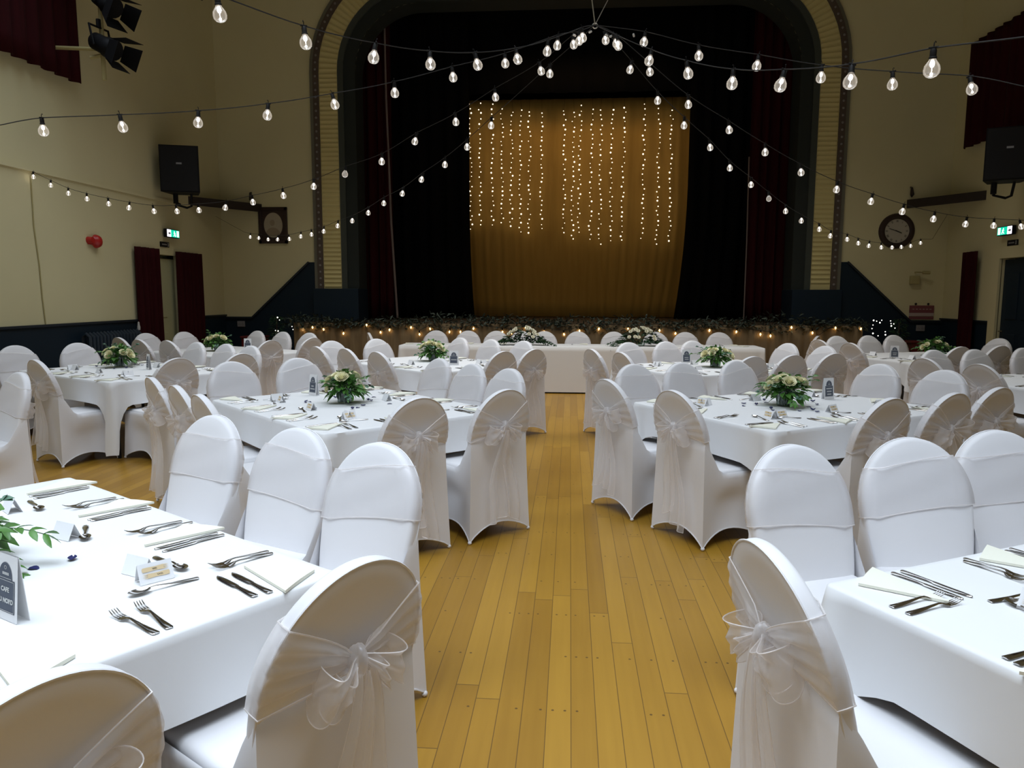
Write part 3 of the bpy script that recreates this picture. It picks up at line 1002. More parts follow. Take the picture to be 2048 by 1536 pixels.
CH = dict(back=make_backrest(), seat=make_seat(), skirt=make_skirt(), hem=make_hem(), piping=make_piping())
SASH = []
for k in range(4):
    band_m, bandh = make_band(k)
    SASH.append(dict(band=band_m, bandh=bandh, knot=make_knot(k), loops=[make_loop(s, k, q) for s in (-1, 1) for q in (0, 1)], tails=[make_tail(s, k) for s in (-1, 1)]))


def chair(x, y, face, label, group, var, zs=1.0):
    t = thing('banquet_chair', label, 'chair', (x, y, 0), R(face) - PI / 2, group)
    t.scale = (1, 1, zs)
    bk = put('backrest', CH['back'], t)
    put('seam', CH['piping'], bk)
    put('seat', CH['seat'], t)
    sk = put('skirt', CH['skirt'], t)
    put('hem', CH['hem'], sk)
    S = SASH[var % 4]
    sa = put('sash', S['band'], t)
    put('sash_hem', S['bandh'], sa)
    kn = put('bow', S['knot'], t)
    kn['label'] = 'sheer organza bow tied behind the backrest'
    for m in S['loops']:
        put('bow_loop', m[0], kn)
        put('loop_hem', m[1], kn)
    for m, h in S['tails']:
        ta = put('sash_tail', m, t)
        put('tail_hem', h, ta)
    return t


TNAME = {'T1': 'front left table', 'T2': 'front right table', 'T3': 'middle left table', 'T4': 'middle right table', 'T5': 'outer left table',
         'T6': 'rear left aisle table', 'T7': 'far left table', 'T8': 'rear right aisle table', 'T9': 'far right table', 'T10': 'outer right table', 'T11': 'left edge table'}
# side of each table: outward normal relative to the table axis (0 = +axis end, 90 = left of axis ...), read as seen from the camera
SIDES = {'T1': {'back-right': -90, 'front-right': 180, 'back-left': 0, 'front-left': 90}}
for k in ('T3', 'T5', 'T6', 'T7'):
    SIDES[k] = SIDES['T1']
SIDES['T2'] = {'back-left': 90, 'front-left': 180, 'back-right': 0, 'front-right': -90}
for k in ('T4', 'T8', 'T9', 'T10'):
    SIDES[k] = SIDES['T2']
# which side every chair of CHAIR_TOPS belongs to, in order, with its turn away from square
SEATING = {
    'T1': [('back-right', 8)] * 3 + [('front-right', 0), ('front-right', 6)],
    'T2': [('back-left', -6), ('back-left', -22), ('back-left', -20), ('front-left', -14)],
    'T3': [('front-left', 0)] * 3 + [('front-right', 0)] * 2 + [('back-right', 0)] * 3 + [('back-left', 0)] * 2,
    'T4': [('front-left', 0)] * 2 + [('front-right', 0)] * 3 + [('back-left', 0)] * 3 + [('back-right', 0)] * 2,
    'T5': [('back-left', 0)] * 2 + [('front-left', 0)] + [('front-right', 0)] * 2 + [('back-right', 0)] * 3,
    'T6': [('front-left', 0)] * 3 + [('front-right', 0)] * 2 + [('back-right', 0)] * 3 + [('back-left', 0)] * 2,
    'T7': [('front-left', 0)] * 3 + [('back-left', 0)] * 2 + [('back-right', 0)] * 3 + [('front-right', 0)] * 2,
    'T8': [('front-left', 0)] * 2 + [('back-left', 0)] * 3 + [('front-right', 0)] * 3 + [('back-right', 0)] * 2,
    'T9': [('back-left', 0)] * 3 + [('front-left', 0)] * 2 + [('front-right', 0)] * 2 + [('back-right', 0)],
    'T10': [('front-left', 0)] * 2 + [('back-left', 0)] * 3,
}
ORD = {1: ['only'], 2: ['left', 'right'], 3: ['left', 'middle', 'right']}
nch = 0
for tk, tops in CHAIR_TOPS.items():
    if tk in ('TH', 'T11'):
        continue
    az = TABLES[tk][2]
    seats = SEATING[tk]
    by = {}
    for (x, y, kind), (side, turn) in zip(tops, seats):
        by.setdefault(side, []).append((x, y, kind, turn))
    for side, lst in by.items():
        lst.sort(key=lambda q: q[0] / q[1])
        for i, (x, y, kind, turn) in enumerate(lst):
            nrm = az + SIDES[tk][side]
            face = nrm + 180 + turn
            ox, oy = x + math.cos(R(face)) * 0.318, y + math.sin(R(face)) * 0.318
            o = ORD[len(lst)][i]
            how = 'facing us' if kind == 'F' else 'facing away'
            lab = ('white chair %s, %s one, %s side of the %s' % (how, o, side, TNAME[tk])) if o != 'only' else ('single white chair %s on the %s side of the %s' % (how, side, TNAME[tk]))
            chair(ox, oy, face, lab, 'covered chairs around the square tables', nch)
            nch += 1
for (x, y, kind) in CHAIR_TOPS['T11']:
    face = -120
    chair(x + math.cos(R(face)) * 0.318, y + math.sin(R(face)) * 0.318, face, 'white chair cut by the left picture edge, sheer bow hanging at its right', 'covered chairs around the square tables', 1)
ordn = ['first', 'second', 'third', 'fourth', 'fifth', 'sixth', 'seventh', 'eighth', 'ninth', 'tenth']
for i, x in enumerate((-2.35, -1.78, -1.28, -0.84, -0.44, 0.14, 0.76, 1.47, 1.98, 2.55)):
    chair(x, 12.86 - 0.25, -90, 'white chair behind the long head table, %s from the left' % ordn[i], 'chairs behind the head table', i, 0.955)
chair(-3.02, 12.15, 22, 'white chair standing sideways off the left end of the head table', 'chairs behind the head table', 2, 0.955)
chair(3.62, 12.15, 148, 'white chair standing sideways off the right end of the head table', 'chairs behind the head table', 3, 0.955)


# ------------------------------------------------------------------ tables and cloths
def make_tablecloth(hl, hw, drop, cdrop, seed, name, reach=0.24):
    rnd = random.Random(seed)
    ph = [rnd.uniform(0, 6) for _ in range(8)]
    r = 0.02
    pts = []        # x, y, nx, ny, corner closeness
    corners = [(hl - r, hw - r, 0), (-(hl - r), hw - r, 90), (-(hl - r), -(hw - r), 180), (hl - r, -(hw - r), 270)]
    for ci, (cx, cy, a0) in enumerate(corners):
        for k in range(9):
            a = R(a0 + 90 * k / 8)
            pts.append((cx + r * math.cos(a), cy + r * math.sin(a), math.cos(a), math.sin(a), 0.0))
        nxt = corners[(ci + 1) % 4]
        ex, ey = math.cos(R(a0 + 90)), math.sin(R(a0 + 90))
        p0 = (cx + r * ex, cy + r * ey)
        p1 = (nxt[0] + r * ex, nxt[1] + r * ey)
        ln = math.hypot(p1[0] - p0[0], p1[1] - p0[1])
        ds = [0.012, 0.03, 0.05, 0.075, 0.10, 0.13, 0.17, 0.22, 0.28]
        mid = [ln * k / 14 for k in range(1, 14)]
        al = [d for d in ds if d < ln / 2] + [d for d in mid if 0.3 < d < ln - 0.3] + [ln - d for d in ds[::-1] if d < ln / 2]
        for d in al:
            f = d / ln
            pts.append((p0[0] + (p1[0] - p0[0]) * f, p0[1] + (p1[1] - p0[1]) * f, ex, ey, min(d, ln - d)))
    n = len(pts)
    rows = []
    rows.append([(x - nx * 0.02, y - ny * 0.02, 0.0) for x, y, nx, ny, c in pts])
    rows.append([(x - nx * 0.003, y - ny * 0.003, -0.0005) for x, y, nx, ny, c in pts])
    NV = 10
    for i in range(NV + 1):
        v = i / NV
        row = []
        for j, (x, y, nx, ny, c) in enumerate(pts):
            k = max(0.0, 1 - c / reach)
            dr = drop + (cdrop - drop) * k ** 1.6 + 0.008 * math.sin(j * 0.35 + ph[0])
            q = 0.5 * (1 + math.cos(PI * min(1, c / 0.06)))          # right on the corner
            dip = math.exp(-((c - 0.085) / 0.035) ** 2)              # the hollow beside it
            out = 0.006 + (0.012 + 0.012 * math.sin(j * 0.22 + ph[1]) + 0.006 * math.sin(j * 0.61 + ph[2])) * v + (0.050 * q - 0.022 * dip) * v
            row.append((x + nx * out, y + ny * out, -0.006 - (dr - 0.006) * v))
        rows.append(row)
    b = MB()
    o = b.grid(rows, True)
    b.f.append(tuple(o + i for i in range(n)))
    return b.mesh(name, M['linen'], True, angle=60)


def make_table(hl, hw, z):
    t = MB(); t.box((0, 0, z - 0.02), (2 * hl - 0.02, 2 * hw - 0.02, 0.03), 0.004)
    legs = []
    for sx in (-1, 1):
        for sy in (-1, 1):
            l = MB(); l.tube([(sx * (hl - 0.16), sy * (hw - 0.14), z - 0.035), (sx * (hl - 0.12), sy * (hw - 0.12), 0.0)], 0.016, 8)
            legs.append(l.mesh('leg', M['dark_steel']))
    return t.mesh('tabletop', M['dark_wood'], False), legs


HL, HW, TZ = 0.915, 0.685, 0.745
tabm, legm = make_table(HL, HW, TZ)
clothm = [make_tablecloth(HL, HW, 0.225, 0.36, k, 'tablecloth') for k in range(3)] + [make_tablecloth(HL, HW, 0.22, 0.68, 9, 'tablecloth', 0.15)]
for i, (tk, (x, y, az)) in enumerate(TABLES.items()):
    t = thing('folding_table', 'folding table with dark legs under the cloth of the %s' % TNAME[tk], 'table', (x, y, 0), R(az), 'folding tables under white cloths')
    put('tabletop', tabm, t)
    for m in legm:
        put('leg', m, t)
    c = put('tablecloth', clothm[3] if tk == 'T5' else clothm[i % 3], None, (x, y, TZ), (0, 0, R(az)))
    tag(c, 'white tablecloth draped over the %s' % TNAME[tk], 'tablecloth', 'white tablecloths')
# head table: long, cloth to the floor
t = thing('trestle_table', 'long head table in front of the stage under a floor-length cloth', 'table', (0.14, 11.97, 0))
hm, hl_ = make_table(2.86, 0.33, TZ)
put('tabletop', hm, t)
for m in hl_:
    put('leg', m, t)
c = put('tablecloth', make_tablecloth(2.86, 0.33, 0.715, 0.735, 21, 'head_tablecloth'), None, (0.14, 11.97, TZ))
tag(c, 'long white cloth hanging to the floor over the head table', 'tablecloth')


# ------------------------------------------------------------------ cutlery, napkins, cards
def strip_mesh(name, secs, m, th=0.0022):
    """flat utensil along +Y: sections (y, half width, z, x offset)"""
    b = MB()
    rows = []
    for y, w, z, *x in secs:
        x = x[0] if x else 0
        rows.append([(x - w, y, z), (x - w * 0.6, y, z + th), (x + w * 0.6, y, z + th), (x + w, y, z), (x + w * 0.6, y, z - th * 0.3), (x - w * 0.6, y, z - th * 0.3)])
    o = b.grid(rows, True)
    b.f.append(tuple(o + k for k in range(6)))
    b.f.append(tuple(o + (len(secs) - 1) * 6 + k for k in range(6))[::-1])
    return b


def fork_mesh():
    b = strip_mesh('f', [(0.0, 0.006, 0.002), (0.004, 0.010, 0.002), (0.03, 0.0095, 0.003), (0.07, 0.006, 0.006), (0.11, 0.0036, 0.010), (0.125, 0.004, 0.009), (0.132, 0.010, 0.0065), (0.142, 0.0125, 0.004), (0.15, 0.0125, 0.0035)], None)
    for k in range(4):
        x = -0.0097 + 0.0065 * k
        s = strip_mesh('t', [(0.148, 0.0021, 0.0034, x), (0.165, 0.002, 0.004, x), (0.18, 0.0017, 0.008, x), (0.193, 0.0008, 0.014, x)], None, 0.0014)
        b.add(s.v, s.f)
    return b.mesh('fork', M['steel'], True, angle=50)


def knife_mesh():
    b = strip_mesh('k', [(0.0, 0.006, 0.003), (0.004, 0.010, 0.003), (0.03, 0.0095, 0.003), (0.08, 0.0065, 0.003), (0.098, 0.006, 0.003), (0.103, 0.0095, 0.0025), (0.13, 0.0105, 0.002), (0.17, 0.0105, 0.002), (0.195, 0.0085, 0.002), (0.208, 0.004, 0.002), (0.211, 0.001, 0.002)], None, 0.0022)
    return b.mesh('knife', M['steel'], True, angle=50)


def spoon_mesh():
    b = strip_mesh('s', [(0.0, 0.006, 0.002), (0.004, 0.010, 0.002), (0.03, 0.0095, 0.003), (0.07, 0.006, 0.006), (0.115, 0.0034, 0.011), (0.13, 0.004, 0.0095)], None)
    rows = []
    for i in range(7):
        r = i / 6
        row = []
        for k in range(18):
            a = 2 * PI * k / 18
            x = 0.0185 * r * math.cos(a)
            y = 0.158 + 0.030 * r * math.sin(a) * (1.0 if math.sin(a) > 0 else 1.02)
            row.append((x, y, 0.0015 + 0.0085 * r * r))
        rows.append(row)
    o = b.grid(rows, True)
    return b.mesh('spoon', M['steel'], True, angle=60)


def napkin_mesh(seed):
    b = MB()
    for k, (z0, th, e) in enumerate(((0.0005, 0.0075, 0.0),)):
        tri = [(0.002 + e, -0.02 + e), (0.140 - e * 2, 0.060 + e), (0.012 + e, 0.245 - 3 * e)]
        n, nc = 10, 7
        rows = []
        for i in range(n + 1):
            f = min(i / n, 0.97)
            a = (tri[0][0] + (tri[2][0] - tri[0][0]) * f, tri[0][1] + (tri[2][1] - tri[0][1]) * f)
            c = (tri[1][0] + (tri[2][0] - tri[1][0]) * f, tri[1][1] + (tri[2][1] - tri[1][1]) * f)
            rows.append([(a[0] + (c[0] - a[0]) * g, a[1] + (c[1] - a[1]) * g, z0 + th + 0.003 * math.sin(PI * g) * (1 - f) + (0.003 * g if k else 0) * (1 - f)) for g in [j / 6 for j in range(nc)]])
        lo = [[(p[0], p[1], z0) for p in r] for r in rows]
        o = b.grid(rows)
        o2 = b.grid(lo)
        for i in range(n):
            b.f.append((o + i * nc, o + (i + 1) * nc, o2 + (i + 1) * nc, o2 + i * nc))
            b.f.append((o + i * nc + 6, o + (i + 1) * nc + 6, o2 + (i + 1) * nc + 6, o2 + i * nc + 6))
        for j in range(6):
            b.f.append((o + j, o + j + 1, o2 + j + 1, o2 + j))
            b.f.append((o + n * nc + j, o + n * nc + j + 1, o2 + n * nc + j + 1, o2 + n * nc + j))
    return b.mesh('napkin', M['napkin'], True, angle=40)


def card_meshes():
    w, h, d, t = 0.092, 0.052, 0.024, 0.0006
    b = MB()
    for s in (-1, 1):
        b.add([(-w / 2, 0, h), (w / 2, 0, h), (w / 2, s * d, 0), (-w / 2, s * d, 0), (-w / 2, s * t, h - 0.001), (w / 2, s * t, h - 0.001), (w / 2, s * (d - t * 2), 0), (-w / 2, s * (d - t * 2), 0)],
              [(0, 1, 2, 3), (4, 5, 6, 7), (0, 3, 7, 4), (1, 2, 6, 5), (2, 3, 7, 6)])
    tent = b.mesh('card', M['card'], False)
    sl = Vector((0, -d, -h)).normalized()
    nn = Vector((0, -h, d)).normalized()

    def P(x, s):
        p = Vector((0, 0, h)) + sl * s + nn * 0.0016
        return (x, p.y, p.z)
    forks = []
    for k, s0 in ((0, 0.018), (1, 0.036)):
        f = MB()
        sg = 1 if k == 0 else -1
        prof = [(-0.036, 0.003), (-0.034, 0.006), (-0.02, 0.0062), (0.0, 0.0052), (0.016, 0.0062), (0.022, 0.0066)]
        up = [P(sg * x, s0 - w_) for x, w_ in prof]
        dn = [P(sg * x, s0 + w_) for x, w_ in prof]
        f.grid([up, dn])
        for q in (-0.0045, 0.0, 0.0045):
            f.add([P(sg * 0.022, s0 + q - 0.0016), P(sg * 0.022, s0 + q + 0.0016), P(sg * 0.037, s0 + q)], [(0, 1, 2)])
        forks.append(f.mesh('wooden_fork', M['card_kraft'], False))
    ink = MB()
    for (x0, x1, s0) in ((-0.008, 0.004, 0.018), (0.002, 0.018, 0.036)):
        for k in range(4):
            x = x0 + (x1 - x0) * k / 4
            p, q = Vector(P(x, s0 - 0.002)), Vector(P(x + 0.003, s0 + 0.002))
            ink.tube([p + nn * 0.0008, q + nn * 0.0008], 0.0005, 4)
    return tent, forks, ink.mesh('handwriting', M['ink'])


FORK, KNIFE, SPOON = fork_mesh(), knife_mesh(), spoon_mesh()
NAP = [napkin_mesh(k) for k in range(2)]
TENT, WFORK, INK = card_meshes()
ZT = TZ + 0.0015
SEATU = {3: (-0.47, 0.03, 0.53), 2: (-0.32, 0.32)}


def setting(tk, side, idx, n, detail=2):
    x, y, az = TABLES[tk]
    rel = SIDES[tk][side]
    half = HW if abs(rel) == 90 else HL
    na = R(az + rel)
    nx, ny = math.cos(na), math.sin(na)
    fx, fy = -nx, -ny
    rxx, ry = fy, -fx                       # sitter's right
    ex, ey = x + nx * half, y + ny * half
    rnd = random.Random(hash((tk, side, idx)) % 1000 if False else sum(ord(c) for c in tk + side) * 7 + idx)
    # places are counted from the left as the camera sees them
    us = SEATU[n]
    order = sorted(range(n), key=lambda i: (ex + rxx * us[i]) / (ey + ry * us[i]))
    u0 = us[order[idx]]
    pos = ORD[n][idx]
    place = '%s place, %s side of the %s' % (pos, side, TNAME[tk])

    def at(u, v, z=ZT):
        u += u0 + rnd.uniform(-0.008, 0.008)
        v += rnd.uniform(-0.008, 0.008)
        return (ex + rxx * u + fx * v, ey + ry * u + fy * v, z)
    rz = math.atan2(fy, fx) - PI / 2
    j = lambda a=5: R(rnd.uniform(-a, a))
    tag(put('fork', FORK, None, at(-0.165, 0.02), (0, 0, rz + j())), 'outer fork at the ' + place, 'fork', 'table forks')
    tag(put('fork', FORK, None, at(-0.130, 0.03), (0, 0, rz + j())), 'inner fork at the ' + place, 'fork', 'table forks')
    tag(put('knife', KNIFE, None, at(0.118, 0.025), (0, 0, rz + j(4))), 'inner knife at the ' + place, 'knife', 'table knives')
    tag(put('knife', KNIFE, None, at(0.150, 0.022), (0, 0, rz + j(4))), 'outer knife at the ' + place, 'knife', 'table knives')
    if detail >= 1:
        tag(put('spoon', SPOON, None, at(0.085, 0.27), (0, 0, rz + R(78) + j(14))), 'dessert spoon at the ' + place, 'spoon', 'dessert spoons')
    tag(put('napkin', NAP[idx % 2], None, at(0.175, 0.0), (0, 0, rz + j(8))), 'cream napkin at the ' + place, 'napkin', 'folded napkins')
    k = thing('place_card', 'white place card at the ' + place, 'card', at(0.0, 0.36), rz + j(12), 'place cards')
    put('card', TENT, k)
    if detail >= 2:
        for m in WFORK:
            put('wooden_fork', m, k)['label'] = 'small wooden fork glued to the card'
        put('handwriting', INK, k)


for tk, sides in {'T1': (('back-right', 3, 2), ('front-right', 2, 2)), 'T2': (('back-left', 3, 2), ('front-left', 2, 2)),
                  'T3': (('front-left', 3, 2), ('front-right', 2, 2), ('back-right', 3, 1), ('back-left', 2, 1)),
                  'T4': (('front-left', 2, 2), ('front-right', 3, 2), ('back-left', 3, 1), ('back-right', 2, 1)),
                  'T5': (('front-left', 3, 1), ('front-right', 2, 1), ('back-right', 3, 1), ('back-left', 2, 1)),
                  'T6': (('front-left', 3, 1), ('front-right', 2, 1), ('back-right', 3, 1)),
                  'T8': (('front-left', 2, 1), ('front-right', 3, 1), ('back-left', 3, 1)),
                  'T9': (('front-left', 2, 1), ('front-right', 3, 1)),
                  'T10': (('front-left', 2, 1), ('back-left', 3, 1))}.items():
    for side, n, det in sides:
        for i in range(n):
            if (tk, side, ORD[n][i]) in (('T2', 'back-left', 'right'), ('T2', 'front-left', 'right'), ('T10', 'back-left', 'right')):
                continue
            setting(tk, side, i, n, det)
# a few napkins and knives on the head table
for i, x in enumerate((-2.35, -1.75, -1.2, 0.14, 0.76, 2.0, 2.55)):
    tag(put('napkin', NAP[0], None, (x + 0.16, 12.27, ZT), (0, 0, PI)), 'folded cream napkin on the head table, %s from the left' % ordn[i], 'napkin', 'folded napkins')
    tag(put('knife', KNIFE, None, (x - 0.10, 12.26, ZT), (0, 0, PI)), 'steel knife on the head table, %s from the left' % ordn[i], 'knife', 'table knives')
tag(put('napkin', NAP[1], None, (-2.68, 11.9, ZT), (0, 0, 0.2)), 'cream napkin lying at the left end of the head table', 'napkin', 'folded napkins')
tag(put('napkin', NAP[1], None, (2.72, 11.9, ZT), (0, 0, 0.2)), 'cream napkin lying at the right end of the head table', 'napkin', 'folded napkins')


# table name signs
def sign_meshes(lines):
    w, h, t = 0.105, 0.165, 0.0015
    lean = 0.016
    b = MB()
    for s in (-1, 1):
        b.add([(-w / 2, s * 0.002, h), (w / 2, s * 0.002, h), (w / 2, s * lean, 0), (-w / 2, s * lean, 0), (-w / 2, s * 0.0005, h - 0.001), (w / 2, s * 0.0005, h - 0.001), (w / 2, s * (lean - t), 0), (-w / 2, s * (lean - t), 0)],
              [(0, 1, 2, 3), (4, 5, 6, 7), (0, 3, 7, 4), (1, 2, 6, 5), (2, 3, 7, 6)])
    card = b.mesh('card', M['card'], False)
    sl = Vector((0, -(lean - 0.002), -h)).normalized()
    nn = Vector((0, -h, lean)).normalized()

    def P(x, s, o):
        p = Vector((0, -0.002, h)) + sl * s + nn * o
        return (x, p.y, p.z)
    pl = MB()
    poly = [(-0.043, 0.145), (-0.043, 0.062), (-0.031, 0.062)] + [(-0.031 * math.cos(PI * k / 12), 0.058 - 0.038 * math.sin(PI * k / 12)) for k in range(13)] + [(0.031, 0.062), (0.043, 0.062), (0.043, 0.145)]
    o = pl.add([P(x, s, 0.0008) for x, s in poly], [])
    pl.f.append(tuple(range(len(poly))))
    plaque = pl.mesh('plaque', M['plaque'], False)
    ln = MB()
    for (x0, x1, s) in ((-0.040, 0.040, 0.142), (-0.040, 0.040, 0.0655), (-0.028, 0.028, 0.0595)):
        ln.add([P(x0, s - 0.0006, 0.0014), P(x1, s - 0.0006, 0.0014), P(x1, s + 0.0006, 0.0014), P(x0, s + 0.0006, 0.0014)], [(0, 1, 2, 3)])
    for x0 in (-0.0395, 0.0395):
        ln.add([P(x0 - 0.0005, 0.066, 0.0014), P(x0 + 0.0005, 0.066, 0.0014), P(x0 + 0.0005, 0.142, 0.0014), P(x0 - 0.0005, 0.142, 0.0014)], [(0, 1, 2, 3)])
    for q in range(10):   # small ring in the arch
        a = 2 * PI * q / 10
        ln.add([P(0.006 * math.cos(a + d) * r_, 0.033 + 0.005 * math.sin(a + d) * r_, 0.0014) for d, r_ in ((0, 1), (0.5, 1), (0.5, 0.7), (0, 0.7))], [(0, 1, 2, 3)])
    border = ln.mesh('border_line', M['plaque_line'], False)
    return card, plaque, border, P, nn, sl


SCARD, SPLQ, SBORD, SP, SNN, SSL = sign_meshes(1)


def blurred_line(b, s, wid, hgt, seed):
    """one line of lettering too small to read: a row of little strokes"""
    rnd = random.Random(seed)
    x = -wid / 2
    while x < wid / 2:
        w = rnd.uniform(0.0022, 0.0045)
        b.add([SP(x, s - hgt / 2, 0.0016), SP(x + w, s - hgt / 2, 0.0016), SP(x + w, s + hgt / 2, 0.0016), SP(x, s + hgt / 2, 0.0016)], [(0, 1, 2, 3)])
        x += w + 0.0011


def text_part(body, size, s, parent):
    cu = bpy.data.curves.new('text', 'FONT')
    cu.body = body
    cu.size = size
    cu.align_x = 'CENTER'
    cu.align_y = 'CENTER'
    cu.extrude = 0.0002
    cu.offset = 0.0006
    tmp = bpy.data.objects.new('text', cu)
    COL.objects.link(tmp)
    bpy.context.view_layer.update()
    me = bpy.data.meshes.new_from_object(tmp.evaluated_get(bpy.context.evaluated_depsgraph_get()))
    bpy.data.objects.remove(tmp)
    me.name = 'lettering'
    me.materials.clear()
    me.materials.append(M['plaque_line'])
    o = put('lettering', me, parent)
    p = SP(0, s, 0.0016)
    z = SNN
    y = -SSL
    x = y.cross(z)
    o.matrix_local = Matrix(((x.x, y.x, z.x, p[0]), (x.y, y.y, z.y, p[1]), (x.z, y.z, z.z, p[2]), (0, 0, 0, 1)))
    return o


SIGN_TURN = {'T1': -26, 'T3': -38, 'T4': 30, 'T5': -46, 'T6': -5, 'T8': 15, 'T9': -3, 'T7': 5}
SIGN_LINES = {'T3': (0.035, 0.06), 'T4': (0.062, 0.05, 0.045), 'T5': (0.035, 0.058, 0.045), 'T6': (0.06,), 'T8': (0.05, 0.045), 'T9': (0.05, 0.045), 'T7': (0.05,)}
for tk, (x, y, z) in SIGNS.items():
    sg = thing('table_sign', 'white tent sign with a dark arched plaque on the %s' % TNAME[tk], 'sign', (x, y, ZT), R(SIGN_TURN[tk]), 'table name signs')
    put('card', SCARD, sg)
    pq = put('plaque', SPLQ, sg)
    put('border_line', SBORD, pq)
    if tk == 'T1':
        text_part('CAFE', 0.016, 0.088, pq)
        text_part('DU NORD', 0.016, 0.116, pq)
        b = MB(); blurred_line(b, 0.048, 0.026, 0.007, 5); put('lettering', b.mesh('lettering', M['plaque_line'], False), pq)
    else:
        b = MB()
        lines = SIGN_LINES[tk]
        for k, wd in enumerate(lines):
            blurred_line(b, 0.105 + (k - (len(lines) - 1) / 2) * 0.022, wd, 0.010, k + ord(tk[1]))
        blurred_line(b, 0.048, 0.024, 0.006, 3)
        put('lettering', b.mesh('lettering', M['plaque_line'], False), pq)

# navy paper petals scattered round the flowers
PET = []
for k in range(3):
    b = MB()
    rows = []
    for i in range(5):
        v = i / 4
        w = 0.013 * math.sin(PI * (0.12 + 0.8 * v)) * (1.15 if v > 0.5 else 1)
        rows.append([(w * u, 0.034 * (v - 0.5), 0.002 + 0.007 * u * u * (0.4 + 0.4 * k) + 0.006 * (k - 0.6) * (v - 0.5) ** 2 * 4) for u in (-1, -0.5, 0, 0.5, 1)])
    b.grid(rows)
    PET.append(b.mesh('paper_petal', M['petal'], True))
rnd = random.Random(4)
for tk, n in (('T1', 5), ('T3', 14), ('T4', 16), ('T5', 9)):
    fx0, fy0 = (FLOWERS[tk][0], FLOWERS[tk][1]) if tk in FLOWERS else (-1.80, 1.96)
    for i in range(n):
        if tk == 'T1':
            dx, dy = ((0.235, 0.02), (0.255, -0.075), (0.33, -0.19), (0.18, -0.10), (0.30, 0.10))[i]
        else:
            a = 2 * PI * i / n + rnd.uniform(-0.3, 0.3)
            r_ = rnd.uniform(0.16, 0.36)
            dx, dy = r_ * math.cos(a), r_ * math.sin(a)
        o = put('paper_petal', PET[i % 3], None, (fx0 + dx, fy0 + dy, ZT), (0, 0, rnd.uniform(0, 6.28)))
        tag(o, 'navy blue paper petal scattered around the flowers of the %s' % TNAME[tk], 'petal', 'navy petals on the %s' % TNAME[tk])
# ------------------------------------------------------------------ flower arrangements
def leaf_into(b, base, dirv, length, width, droop=0.3, rnd=random):
    d = Vector(dirv).normalized()
    side = d.cross(Vector((0, 0, 1)))
    if side.length < 0.05:
        side = Vector((1, 0, 0))
    side.normalize()
    side = (Matrix.Rotation(rnd.uniform(-0.7, 0.7), 3, d) @ side)
    up = side.cross(d)
    rows = []
    for i in range(5):
        v = i / 4
        w = width * math.sin(PI * min(1, 0.06 + 0.92 * v)) ** 0.8
        c = Vector(base) + d * length * v - Vector((0, 0, 1)) * droop * length * v * v
        rows.append([c - side * w + up * w * 0.35, c, c + side * w + up * w * 0.35])
    b.grid(rows)


def sprig_into(b, bs, base, dirv, length, nl, lw, ll, rnd, pair=True):
    p = Vector(base)
    d = Vector(dirv).normalized()
    pts = [p.copy()]
    for k in range(nl):
        p = p + d * length / nl
        d = (d + Vector((rnd.uniform(-.12, .12), rnd.uniform(-.12, .12), -0.10))).normalized()
        pts.append(p.copy())
        side = d.cross(Vector((0, 0, 1)))
        if side.length < 0.01:
            side = Vector((1, 0, 0))
        side.normalize()
        for s in ((-1, 1) if pair else (rnd.choice((-1, 1)),)):
            leaf_into(b, p, d * 0.7 + side * s * 0.8 + Vector((0, 0, rnd.uniform(-.2, .4))), ll * rnd.uniform(.75, 1.15), lw * rnd.uniform(.8, 1.1), 0.25, rnd)
    leaf_into(b, p, d, ll, lw, 0.2, rnd)
    bs.tube(pts, 0.0016, 4)


def rose_mesh(name, m, r, seed, open_=1.0):
    rnd = random.Random(seed)
    b = MB()
    layers = [(0.18, 3, 1.25), (0.40, 4, 1.2), (0.62, 5, 1.05), (0.85, 5, 0.85), (1.0, 6, 0.6)]
    for li, (rr, n, hh) in enumerate(layers):
        for k in range(n):
            a0 = 2 * PI * k / n + li * 0.7 + rnd.uniform(-.15, .15)
            span = 2 * PI / n * 1.35
            rows = []
            for i in range(5):
                v = i / 4
                row = []
                for q in range(5):
                    u = q / 4 - 0.5
                    a = a0 + u * span
                    flare = rr * (0.45 + 0.55 * math.sin(v * PI / 2)) + (0.22 * open_ * v ** 4) * (0.3 + rr * 0.7)
                    edge = 1 - 0.28 * (2 * abs(u)) ** 2 * v
                    z = (-0.35 + (hh * 0.62 + 0.35) * v * edge) - 0.10 * v ** 6 * rr
                    row.append((r * flare * math.cos(a), r * flare * math.sin(a), r * z))
                rows.append(row)
            b.grid(rows)
    b.ball((0, 0, -0.1 * r), 0.35 * r, 10, 6)
    return b.mesh(name, m, True, angle=80)


ROSE = [rose_mesh('rose', M['rose'], 0.043, 1), rose_mesh('rose', M['rose'], 0.034, 2, 1.2), rose_mesh('rosebud', M['rose'], 0.022, 3, 0.3)]
DAISY = rose_mesh('small_flower', M['rose_pale'], 0.020, 5, 1.8)


def aim(o, d):
    o.rotation_euler = Vector(d).to_track_quat('Z', 'Y').to_euler()


